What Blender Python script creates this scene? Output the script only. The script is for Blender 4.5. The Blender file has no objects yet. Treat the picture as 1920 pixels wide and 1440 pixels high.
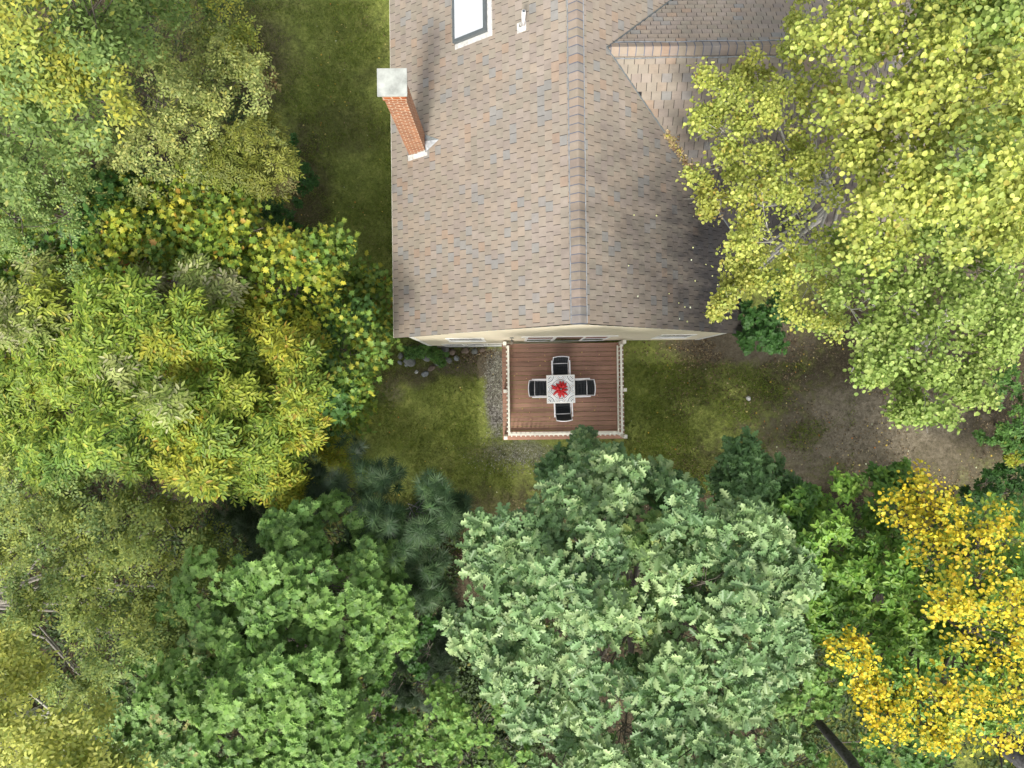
import bpy, bmesh, math, random
import numpy as np
from mathutils import Vector, Matrix
random.seed(7); rng = np.random.default_rng(11)
S = bpy.context.scene
COL = S.collection
PI = math.pi

# ------------------------------------------------------------------ camera, sky, sun, exposure
F = 1331.0            # focal length in pixels of a 1920 px wide picture
ROLL = 0.0122
CAMZ = 26.4
cam = bpy.data.cameras.new('camera'); camo = bpy.data.objects.new('camera', cam); COL.objects.link(camo)
cam.sensor_width = 36; cam.lens = F/1920*36; cam.clip_end = 500; cam.clip_start = 0.1
camo.location = (0, 0, CAMZ); camo.rotation_euler = (0, 0, -ROLL)
S.camera = camo
S.render.resolution_x = 1024; S.render.resolution_y = 768

SUN_EL = math.radians(52)
SUN_W = 0.17          # how far west of south the sun stands (sine)
sd = Vector((SUN_W*math.cos(SUN_EL), 0.985*math.cos(SUN_EL), -math.sin(SUN_EL)))
w = bpy.data.worlds.new("World"); S.world = w; w.use_nodes = True
nt = w.node_tree; bg = nt.nodes['Background']
sky = nt.nodes.new('ShaderNodeTexSky'); sky.sky_type = 'NISHITA'; sky.sun_disc = False
sky.sun_elevation = SUN_EL; sky.sun_rotation = math.atan2(-SUN_W, -0.985)
sky.dust_density = 3.0; sky.air_density = 1.0
hs_ = nt.nodes.new('ShaderNodeHueSaturation'); hs_.inputs['Saturation'].default_value = .30   # hazy, whitish sky
nt.links.new(sky.outputs[0], hs_.inputs['Color']); nt.links.new(hs_.outputs[0], bg.inputs[0]); bg.inputs[1].default_value = 0.15
sun = bpy.data.lights.new('sun', 'SUN'); sun.energy = 2.0; sun.angle = math.radians(8.0); sun.color = (1, .95, .86)
suno = bpy.data.objects.new('sun', sun); COL.objects.link(suno); suno.location = (0, -20, 40)
suno.rotation_euler = sd.to_track_quat('-Z', 'Y').to_euler()
S.view_settings.view_transform = 'Standard'; S.view_settings.look = 'None'
S.view_settings.exposure = 0.85; S.view_settings.gamma = 1

# ------------------------------------------------------------------ helpers
def lin(c):
    return tuple(((v/255)/12.92 if v/255 <= .04045 else ((v/255+.055)/1.055)**2.4) for v in c)
def at(px, py, z):
    "ground-plan point seen at pixel px,py (1920 wide picture) at the height z"
    u = px-960; v = 720-py; k = (CAMZ-z)/F
    return Vector(((u*math.cos(ROLL)+v*math.sin(ROLL))*k, (-u*math.sin(ROLL)+v*math.cos(ROLL))*k, z))
def ground_z(x, y):
    t = np.clip((np.asarray(x, float)+0.2)/3.8, 0, 1); t = t*t*(3-2*t)
    return 2.6*t
def gz(x, y): return float(ground_z(x, y))

def tag(o, label=None, cat=None, group=None, kind=None):
    if label: o['label'] = label
    if cat: o['category'] = cat
    if group: o['group'] = group
    if kind: o['kind'] = kind
    return o
def empty(name, loc=(0, 0, 0), rz=0, label=None, cat=None, group=None):
    o = bpy.data.objects.new(name, None); COL.objects.link(o); o.location = loc; o.rotation_euler = (0, 0, rz)
    o.empty_display_size = .2
    return tag(o, label, cat, group)
def link(name, me, mat=None, parent=None):
    o = bpy.data.objects.new(name, me); COL.objects.link(o)
    if mat is not None and not me.materials: me.materials.append(mat)
    if parent is not None: o.parent = parent
    return o
def copy_tree(o, parent=None):
    c = o.copy(); COL.objects.link(c); c.parent = parent
    for ch in list(o.children): copy_tree(ch, c)
    return c

class MB:
    "collects plain shapes into one mesh"
    def __init__(s): s.v = []; s.f = []; s.c = []; s.smooth = False
    def quad(s, *p, c=None):
        n = len(s.v); s.v += [tuple(q) for q in p]; s.f.append(tuple(range(n, n+len(p)))); s.c.append(c); return s
    def box(s, x0, y0, z0, x1, y1, z1, M=None, c=None):
        P = [Vector((x, y, z)) for z in (z0, z1) for x, y in ((x0, y0), (x1, y0), (x1, y1), (x0, y1))]
        if M is not None: P = [M @ p for p in P]
        n = len(s.v); s.v += [tuple(p) for p in P]
        for f in ((3, 2, 1, 0), (4, 5, 6, 7), (0, 1, 5, 4), (1, 2, 6, 5), (2, 3, 7, 6), (3, 0, 4, 7)):
            s.f.append(tuple(n+i for i in f)); s.c.append(c)
        return s
    def tube(s, pts, rad, n=6, cap=True):
        pts = [Vector(p) for p in pts]
        if not hasattr(rad, '__len__'): rad = [rad]*len(pts)
        b = len(s.v); ref = None
        for i, p in enumerate(pts):
            d = (pts[min(i+1, len(pts)-1)]-pts[max(i-1, 0)]).normalized()
            if ref is None: ref = d.orthogonal().normalized()
            ref = (ref-d*ref.dot(d))
            ref = ref.normalized() if ref.length > 1e-5 else d.orthogonal().normalized()
            q = d.cross(ref)
            for k in range(n):
                a = 2*PI*k/n; s.v.append(tuple(p+(ref*math.cos(a)+q*math.sin(a))*rad[i]))
        for i in range(len(pts)-1):
            for k in range(n):
                a0 = b+i*n+k; a1 = b+i*n+(k+1) % n
                s.f.append((a0, a1, a1+n, a0+n)); s.c.append(None)
        if cap:
            s.f.append(tuple(b+k for k in reversed(range(n)))); s.c.append(None)
            s.f.append(tuple(b+(len(pts)-1)*n+k for k in range(n))); s.c.append(None)
        return s
    def lathe(s, prof, n=16, M=None):
        b = len(s.v)
        for r, z in prof:
            for k in range(n):
                a = 2*PI*k/n; p = Vector((r*math.cos(a), r*math.sin(a), z))
                s.v.append(tuple(M @ p if M is not None else p))
        for i in range(len(prof)-1):
            for k in range(n):
                a0 = b+i*n+k; a1 = b+i*n+(k+1) % n
                s.f.append((a0, a1, a1+n, a0+n)); s.c.append(None)
        return s
    def build(s, name, mat, parent=None, smooth=False, bevel=0):
        me = bpy.data.meshes.new(name); me.from_pydata(s.v, [], s.f)
        if any(c is not None for c in s.c):
            a = me.attributes.new('Col', 'FLOAT_COLOR', 'FACE')
            arr = np.ones((len(s.f), 4), np.float32)
            for i, c in enumerate(s.c):
                arr[i, :3] = c if c is not None else (.1, .1, .1)
            a.data.foreach_set('color', arr.ravel())
        me.validate(); me.update()
        if smooth:
            for p in me.polygons: p.use_smooth = True
        o = link(name, me, mat, parent)
        if bevel:
            m = o.modifiers.new('b', 'BEVEL'); m.width = bevel; m.segments = 2; m.limit_method = 'ANGLE'
        return o

# ------------------------------------------------------------------ materials
def newmat(name):
    m = bpy.data.materials.new(name); m.use_nodes = True
    n = m.node_tree; b = n.nodes['Principled BSDF']
    return m, n, b
def N(n, t, **k):
    x = n.nodes.new(t)
    for a, v in k.items():
        if a in x.inputs.keys() if hasattr(x.inputs, 'keys') else False: x.inputs[a].default_value = v
        else: setattr(x, a, v)
    return x
def noise(n, scale, detail=4, rough=.55, vec=None, dist=0):
    x = n.nodes.new('ShaderNodeTexNoise'); x.inputs['Scale'].default_value = scale
    x.inputs['Detail'].default_value = detail; x.inputs['Roughness'].default_value = rough
    x.inputs['Distortion'].default_value = dist
    if vec is not None: n.links.new(vec, x.inputs['Vector'])
    return x.outputs['Fac']
def ramp(n, src, stops):
    r = n.nodes.new('ShaderNodeValToRGB'); e = r.color_ramp.elements
    while len(e) < len(stops): e.new(.5)
    for i, (p, c) in enumerate(stops):
        e[i].position = p; e[i].color = (*c, 1) if len(c) == 3 else c
    n.links.new(src, r.inputs[0]); return r.outputs[0]
def mix(n, fac, a, b, blend='MIX'):
    m = n.nodes.new('ShaderNodeMix'); m.data_type = 'RGBA'; m.blend_type = blend
    for i, s in ((0, fac), (6, a), (7, b)):
        if hasattr(s, 'default_value') or hasattr(s, 'is_linked'): n.links.new(s, m.inputs[i])
        elif i == 0: m.inputs[0].default_value = s
        else: m.inputs[i].default_value = (*s, 1)
    return m.outputs[2]
def mth(n, op, a, b=None, c=None, clamp=False):
    m = n.nodes.new('ShaderNodeMath'); m.operation = op; m.use_clamp = clamp
    for i, s in enumerate((a, b, c)):
        if s is None: continue
        if hasattr(s, 'is_linked'): n.links.new(s, m.inputs[i])
        else: m.inputs[i].default_value = s
    return m.outputs[0]
def bump(n, b, h, strength=.4, dist=.02):
    x = n.nodes.new('ShaderNodeBump'); x.inputs['Strength'].default_value = strength; x.inputs['Distance'].default_value = dist
    n.links.new(h, x.inputs['Height']); n.links.new(x.outputs[0], b.inputs['Normal'])
def objco(n):
    return n.nodes.new('ShaderNodeTexCoord').outputs['Object']
def grain_mat(name, c, rough=.7, var=.18, scale=8, bscale=60, bst=.2, metal=0, spec=.5):
    m, n, b = newmat(name); co = objco(n)
    f = noise(n, scale, 5, .6, co)
    c = Vector(c)
    n.links.new(ramp(n, f, [(.3, tuple(c*(1-var))), (.7, tuple(c*(1+var)))]), b.inputs['Base Color'])
    b.inputs['Roughness'].default_value = rough; b.inputs['Metallic'].default_value = metal
    b.inputs['Specular IOR Level'].default_value = spec
    if bst: bump(n, b, noise(n, bscale, 3, .6, co), bst, .005)
    return m
def attr_mat(name, rough=.8, var=.15, scale=14, bscale=150, bst=.3, bdist=.004, spec=.3, stain=None):
    m, n, b = newmat(name); co = objco(n)
    a = n.nodes.new('ShaderNodeAttribute'); a.attribute_name = 'Col'
    g = ramp(n, noise(n, scale, 6, .65, co), [(.3, (1-var,)*3), (.7, (1+var,)*3)])
    c = mix(n, 1.0, a.outputs['Color'], g, 'MULTIPLY')
    if stain:
        g2 = ramp(n, noise(n, .55, 5, .6, co, .6), [(.38, stain), (.6, (1, 1, 1))])
        c = mix(n, 1.0, c, g2, 'MULTIPLY')
    n.links.new(c, b.inputs['Base Color'])
    b.inputs['Roughness'].default_value = rough; b.inputs['Specular IOR Level'].default_value = spec
    if bst: bump(n, b, noise(n, bscale, 3, .6, co), bst, bdist)
    return m
def leaf_mat(name, rough=.5, spec=.35, trans=.3):
    m, n, b = newmat(name)
    a = n.nodes.new('ShaderNodeAttribute'); a.attribute_name = 'Col'
    n.links.new(a.outputs['Color'], b.inputs['Base Color'])
    b.inputs['Roughness'].default_value = rough; b.inputs['Specular IOR Level'].default_value = spec
    t = n.nodes.new('ShaderNodeBsdfTranslucent')
    tc = mix(n, 1.0, a.outputs['Color'], (1.0, 1.08, .7), 'MULTIPLY'); n.links.new(tc, t.inputs['Color'])
    mx = n.nodes.new('ShaderNodeMixShader'); mx.inputs[0].default_value = trans
    n.links.new(b.outputs[0], mx.inputs[1]); n.links.new(t.outputs[0], mx.inputs[2])
    n.links.new(mx.outputs[0], n.nodes['Material Output'].inputs[0])
    return m

M_leaf = leaf_mat('leaf')
M_leaf_gloss = leaf_mat('waxy_leaf', .42, .38, .25)
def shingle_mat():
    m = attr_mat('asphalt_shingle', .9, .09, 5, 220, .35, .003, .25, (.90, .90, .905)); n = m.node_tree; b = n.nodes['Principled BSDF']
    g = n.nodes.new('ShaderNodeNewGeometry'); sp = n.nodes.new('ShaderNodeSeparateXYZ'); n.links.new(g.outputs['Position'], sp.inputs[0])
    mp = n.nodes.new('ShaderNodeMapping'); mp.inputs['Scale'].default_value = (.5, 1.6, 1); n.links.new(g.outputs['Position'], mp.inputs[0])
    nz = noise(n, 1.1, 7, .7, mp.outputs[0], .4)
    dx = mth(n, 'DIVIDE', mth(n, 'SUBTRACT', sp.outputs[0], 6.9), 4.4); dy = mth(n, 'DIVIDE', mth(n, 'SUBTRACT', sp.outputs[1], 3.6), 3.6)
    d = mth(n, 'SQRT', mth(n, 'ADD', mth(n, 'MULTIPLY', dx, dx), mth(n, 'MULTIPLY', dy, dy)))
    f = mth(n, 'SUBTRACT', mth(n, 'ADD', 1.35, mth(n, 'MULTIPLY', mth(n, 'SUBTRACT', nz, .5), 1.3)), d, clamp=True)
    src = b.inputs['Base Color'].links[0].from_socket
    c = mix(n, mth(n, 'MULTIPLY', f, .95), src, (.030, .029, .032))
    # algae stain plus painted-in shade, darkening the lower right slope
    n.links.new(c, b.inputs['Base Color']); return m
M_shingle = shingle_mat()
M_shingle_old = attr_mat('asphalt_shingle', .9, .09, 5, 220, .35, .003, .25, (.80, .80, .81))
M_bark = grain_mat('grey_bark', (.13, .11, .09), .9, .35, 12, 30, .8)
M_palebark = grain_mat('pale_bark', (.42, .40, .35), .8, .3, 14, 30, .5)
M_greybark = grain_mat('mottled_grey_bark', (.22, .20, .17), .9, .35, 12, 30, .8)
M_darkbark = grain_mat('dark_bark', (.085, .082, .085), .95, .6, 9, 18, 1.0)
M_cream = grain_mat('cream_siding', lin((222, 211, 188)), .6, .05, 2, 10, .1)
M_white = grain_mat('white_paint', (.84, .83, .78), .5, .04, 6, 30, .08)
M_rail = grain_mat('cream_rail_paint', (.80, .77, .66), .55, .08, 5, 40, .1)
M_alu = grain_mat('white_aluminium', (.88, .87, .88), .35, .03, 6, 30, .03)
M_sling = grain_mat('black_sling', (.018, .022, .026), .6, .25, 30, 300, .3)
M_darkframe = grain_mat('dark_grey_metal', (.10, .115, .12), .45, .1, 10, 30, .05)
M_flash = grain_mat('galvanised_flashing', (.42, .44, .46), .4, .35, 9, 20, .3, .6)
M_flashw = grain_mat('painted_flashing', (.62, .61, .58), .6, .25, 9, 20, .3)
M_under = grain_mat('roof_underlay', (.03, .028, .028), .9)
M_pvc = grain_mat('white_plastic', (.82, .8, .8), .35, .03)
M_soil = grain_mat('stone_grey', (.20, .20, .185), .85, .4, 5, 22, .6)
M_concrete = grain_mat('foundation_concrete', (.27, .29, .27), .85, .2, 3, 30, .4)

def brick_mat():
    m, n, b = newmat('red_brick'); co = objco(n)
    # bricks laid on every side: run the horizontal coordinate round the corner
    sx = n.nodes.new('ShaderNodeSeparateXYZ'); n.links.new(co, sx.inputs[0])
    hx = mth(n, 'ADD', sx.outputs[0], sx.outputs[1])
    cb = n.nodes.new('ShaderNodeCombineXYZ'); n.links.new(hx, cb.inputs[0]); n.links.new(sx.outputs[2], cb.inputs[1])
    t = n.nodes.new('ShaderNodeTexBrick'); n.links.new(cb.outputs[0], t.inputs['Vector'])
    t.inputs['Color1'].default_value = (*lin((150, 82, 46)), 1); t.inputs['Color2'].default_value = (*lin((172, 102, 58)), 1)
    t.inputs['Mortar'].default_value = (*lin((196, 170, 144)), 1)
    t.inputs['Scale'].default_value = 1; t.inputs['Mortar Size'].default_value = .017
    t.inputs['Brick Width'].default_value = .2; t.inputs['Row Height'].default_value = .098; t.inputs['Mortar Smooth'].default_value = .1
    g = ramp(n, noise(n, 7, 5, .6, co), [(.3, (.75,)*3), (.7, (1.12,)*3)])
    n.links.new(mix(n, 1, t.outputs[0], g, 'MULTIPLY'), b.inputs['Base Color'])
    b.inputs['Roughness'].default_value = .85
    inv = mth(n, 'SUBTRACT', 1.0, t.outputs['Fac']); bump(n, b, inv, .6, .01)
    return m
M_brick = brick_mat()

def glass_mat(name, c, rough=.05):
    m, n, b = newmat(name); b.inputs['Base Color'].default_value = (*c, 1)
    b.inputs['Roughness'].default_value = rough; b.inputs['Specular IOR Level'].default_value = .9
    b.inputs['Coat Weight'].default_value = .5; b.inputs['Coat Roughness'].default_value = .02
    return m
M_glass = glass_mat('window_glass', (.26, .29, .36))
M_glassdark = glass_mat('dark_door_glass', (.03, .033, .036), .15)
M_skyl = glass_mat('frosted_skylight_glass', (.62, .65, .68), .3)

def deck_mat():
    m, n, b = newmat('red_brown_deck_stain'); co = objco(n)
    a = n.nodes.new('ShaderNodeAttribute'); a.attribute_name = 'Col'
    mp = n.nodes.new('ShaderNodeMapping'); mp.inputs['Scale'].default_value = (1.2, 14, 14); n.links.new(co, mp.inputs[0])
    g = ramp(n, noise(n, 2.2, 6, .6, mp.outputs[0]), [(.28, (.78,)*3), (.72, (1.15,)*3)])
    c = mix(n, 1, a.outputs['Color'], g, 'MULTIPLY')
    g2 = ramp(n, noise(n, 1.3, 5, .6, co), [(.3, (.8, .78, .78)), (.65, (1.05, 1.05, 1.05))])
    n.links.new(mix(n, 1, c, g2, 'MULTIPLY'), b.inputs['Base Color']); b.inputs['Roughness'].default_value = .6
    bump(n, b, noise(n, 3, 4, .6, mp.outputs[0]), .15, .004)
    return m
M_deck = deck_mat()

# ------------------------------------------------------------------ ground
def ground_mat():
    m, n, b = newmat('lawn_and_litter'); co = objco(n)
    sep = n.nodes.new('ShaderNodeSeparateXYZ'); n.links.new(co, sep.inputs[0]); X, Y = sep.outputs[0], sep.outputs[1]
    nf = noise(n, 11, 8, .85, co, .3); nm = noise(n, 2.3, 6, .7, co, .4); nl = noise(n, .55, 5, .6, co, .3)
    def blob(cx, cy, rx, ry, soft=.45, amp=.9):
        dx = mth(n, 'DIVIDE', mth(n, 'SUBTRACT', X, cx), rx); dy = mth(n, 'DIVIDE', mth(n, 'SUBTRACT', Y, cy), ry)
        d = mth(n, 'SQRT', mth(n, 'ADD', mth(n, 'MULTIPLY', dx, dx), mth(n, 'MULTIPLY', dy, dy)))
        d = mth(n, 'ADD', d, mth(n, 'MULTIPLY', mth(n, 'SUBTRACT', nm, .5), amp))
        return mth(n, 'DIVIDE', mth(n, 'SUBTRACT', 1.0+soft/2, d), soft, clamp=True)
    # grass
    g = ramp(n, nm, [(.3, (.135, .165, .045)), (.5, (.22, .26, .066)), (.7, (.31, .33, .10))])
    gf = ramp(n, nf, [(.34, (.48,)*3), (.5, (.95, .97, .9)), (.66, (1.5, 1.45, 1.35))])
    grass = mix(n, 1, g, gf, 'MULTIPLY')
    # leaf litter / bare soil
    d = ramp(n, noise(n, 13, 8, .88, co), [(.36, (.040, .031, .018)), (.52, (.082, .066, .040)), (.66, (.22, .18, .12))])
    tan = ramp(n, noise(n, 7, 8, .82, co, .5), [(.33, (.075, .063, .04)), (.66, (.38, .325, .23))])
    gravel = n.nodes.new('ShaderNodeTexVoronoi'); gravel.inputs['Scale'].default_value = 22; n.links.new(co, gravel.inputs['Vector'])
    gv = n.nodes.new('ShaderNodeSeparateColor'); n.links.new(gravel.outputs['Color'], gv.inputs[0])
    grav = ramp(n, gv.outputs[0], [(0, (.07, .062, .05)), (.5, (.16, .15, .13)), (1, (.36, .34, .31))])
    c = grass
    # thin worn lawn everywhere by large noise
    c = mix(n, mth(n, 'MULTIPLY', ramp(n, nl, [(.5, (0, 0, 0)), (.72, (1, 1, 1))]), .55), c, d)
    def P(px, py, z): p = at(px, py, z); return p.x, p.y
    # right hand yard: brown litter and moss
    x, y = P(1690, 800, 2.6); c = mix(n, mth(n, 'MULTIPLY', blob(x, y, 5.2, 3.8, .9, 2.6), .9), c, d)
    x, y = P(1800, 640, 2.6); c = mix(n, blob(x, y, 5.5, 4.0, .5, 1.2), c, d)
    x, y = P(1400, 950, 2.6); c = mix(n, blob(x, y, 6.5, 1.5, .7, 1.4), c, d)
    x, y = P(1390, 640, 2.6); c = mix(n, blob(x, y, 2.6, .8, .5, 1.2), c, mix(n, .5, d, tan))
    for px, py, rx, ry, k in ((1640, 800, 3.0, 1.3, .9), (1560, 760, 1.0, .5, .5), (1500, 870, 1.6, .7, .55), (1700, 780, 1.6, .7, .6), (1850, 560, 1, 1.2, .5),
                              (1800, 880, 2.2, .6, .4)):
        x, y = P(px, py, 2.6); c = mix(n, mth(n, 'MULTIPLY', blob(x, y, rx, ry, .9, 1.9), k), c, tan)
    for px, py, rx, ry, k in ((730, 735, .5, .45, .6), (780, 710, .5, .3, .5), (915, 850, .8, .35, .4)):
        x, y = P(px, py, 0); c = mix(n, mth(n, 'MULTIPLY', blob(x, y, rx, ry, .9, 1.4), k), c, tan)
    for px, py, rx, ry, k in ((700, 690, 1.1, .7, .7), (640, 240, 1.6, 1.0, .4), (570, 380, 1.0, 2.8, .8), (470, 120, 1.6, 2.2, .8), (780, 705, .8, .35, .7), (900, 960, 2.4, .8, .6)):
        x, y = P(px, py, 0); c = mix(n, mth(n, 'MULTIPLY', blob(x, y, rx, ry, .7, 1.4), k), c, d)
    # woodland floor under the trees
    x, y = P(900, 1330, 0); c = mix(n, blob(x, y, 11, 7.6, .25, .5), c, d)
    x, y = P(160, 700, 0); c = mix(n, blob(x, y, 6.5, 16, .25, .4), c, d)
    x, y = P(900, 680, 0); c = mix(n, blob(x, y, 2.0, .55, .4, .9), c, mix(n, .6, d, tan))
    x, y = P(925, 735, 0); c = mix(n, blob(x+.12, y, .42, 1.6, .5, .9), c, grav)
    x, y = P(975, 845, .3); c = mix(n, mth(n, 'MULTIPLY', blob(x, y, 1.1, .35, .6, 1.2), .6), c, grav)
    n.links.new(c, b.inputs['Base Color']); b.inputs['Roughness'].default_value = .95; b.inputs['Specular IOR Level'].default_value = .15
    h = mth(n, 'ADD', nf, noise(n, 5, 6, .7, co)); bump(n, b, h, .7, .07)
    return m
M_ground = ground_mat()
def make_ground():
    n = 260; xs = np.concatenate([np.linspace(-160, -24, 12)[:-1], np.linspace(-24, 24, n), np.linspace(24, 160, 12)[1:]])
    X, Y = np.meshgrid(xs, xs); Z = ground_z(X, Y)
    Z = Z+.05*np.sin(X*1.3+Y*.7)*np.sin(Y*1.1-X*.4)+rng.normal(0, .008, X.shape)
    k = len(xs); v = np.stack([X, Y, Z], -1).reshape(-1, 3)
    f = [(j*k+i, j*k+i+1, (j+1)*k+i+1, (j+1)*k+i) for j in range(k-1) for i in range(k-1)]
    me = bpy.data.meshes.new('ground'); me.from_pydata(v.tolist(), [], f)
    for p in me.polygons: p.use_smooth = True
    tag(link('ground', me, M_ground), 'mossy lawn with bare leaf littered soil round the house', 'ground', kind='structure')
make_ground()

# ------------------------------------------------------------------ leaf machinery
def half(pts, fold=.22, droop=.12):
    "two mirrored halves of a leaf outline -> verts, faces"
    v = []; f = []
    up = [(x, y, abs(y)*fold-droop*x*x) for x, y in pts]
    n = len(pts)
    v += up; mid = {0, n-1}
    v += [(x, -y, z) for (x, y, z) in up[1:-1]]
    f.append(tuple(range(n)))
    f.append(tuple([n-1]+[n+i for i in reversed(range(n-2))]+[0]))
    return np.array(v, np.float32), f
T = {
    'round': half([(0, 0), (.05, .3), (.35, .46), (.72, .33), (1, 0)], .28, .15),
    'ovate': half([(0, 0), (.18, .2), (.45, .27), (.75, .15), (1, 0)], .3, .2),
    'lance': half([(0, 0), (.3, .17), (.65, .15), (1, 0)], .3, .2),
    'oak': half([(0, 0), (.22, .035), (.25, .17), (.36, .09), (.47, .33), (.54, .11), (.68, .32), (.74, .11), (.88, .18), (1, 0)], .32, .28),
    'maple': half([(0, 0), (-.02, .28), (.22, .25), (.38, .56), (.47, .26), (.7, .3), (.68, .1), (1, 0)], .15, .15),
    'tiny': (np.array([(0, 0, 0), (.45, .24, .05), (1, 0, -.1), (.45, -.24, .05)], np.float32), [(0, 1, 2, 3)]),
    'blade': (np.array([(0, .075, 0), (0, -.075, 0), (1, 0, .0)], np.float32), [(0, 1, 2)]),
}
nv = []; nf_ = []
for i in range(8):
    a = (i-3.5)*.3; e = .25*math.sin(i*2.1)
    d = np.array([math.cos(a), math.sin(a), e]); s = np.array([-math.sin(a), math.cos(a), 0])*.045
    b0 = len(nv); nv += [tuple(s), tuple(-s), tuple(d)]; nf_.append((b0, b0+1, b0+2))
T['needle'] = (np.array(nv, np.float32), nf_)

def norm(a): return a/np.maximum(np.linalg.norm(a, axis=-1, keepdims=True), 1e-9)
def leaf_mesh(name, tmpl, pos, d, nrm, size, col, mat, parent=None):
    tv, tf = T[tmpl]; Nn = len(pos); k = len(tv)
    d = norm(d); y = norm(np.cross(nrm, d)); z = np.cross(d, y)
    V = (pos[:, None, :] + size[:, None, None]*(tv[None, :, 0, None]*d[:, None, :]+tv[None, :, 1, None]*y[:, None, :]+tv[None, :, 2, None]*z[:, None, :])).astype(np.float32)
    lt = np.array([len(f) for f in tf]); li = np.concatenate([np.array(f) for f in tf])
    loops = (li[None, :]+(np.arange(Nn)*k)[:, None]).ravel().astype(np.int32)
    tot = np.tile(lt, Nn).astype(np.int32); start = np.concatenate([[0], np.cumsum(tot)[:-1]]).astype(np.int32)
    me = bpy.data.meshes.new(name)
    me.vertices.add(Nn*k); me.vertices.foreach_set('co', V.ravel())
    me.loops.add(len(loops)); me.loops.foreach_set('vertex_index', loops)
    me.polygons.add(len(tot)); me.polygons.foreach_set('loop_start', start); me.polygons.foreach_set('loop_total', tot)
    a = me.attributes.new('Col', 'FLOAT_COLOR', 'FACE')
    c4 = np.ones((Nn, len(tf), 4), np.float32); c4[:, :, :3] = col[:, None, :]
    a.data.foreach_set('color', c4.ravel())
    me.update(calc_edges=True)
    return link(name, me, mat, parent)

def rand_dirs(n, zmin=-.25):
    z = rng.uniform(zmin, 1, n); a = rng.uniform(0, 2*PI, n); r = np.sqrt(1-z*z)
    return np.stack([r*np.cos(a), r*np.sin(a), z], -1)
UP = np.array([0, 0, 1.0])

def palette(pal, n):
    cs = np.array([lin(p[0]) for p in pal]); gr_ = (cs[:, 1] > cs[:, 0])[:, None]
    cs = cs*np.where(gr_, np.array([1.62, 1.50, 1.28]), np.array([1.12, 1.22, 1.15]))
    lum = cs.mean(1, keepdims=True); cs = (cs*.92+lum*.08)*1.02
    w_ = np.array([p[1] for p in pal], float); w_ /= w_.sum()
    return cs[rng.choice(len(cs), n, p=w_)]

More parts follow.
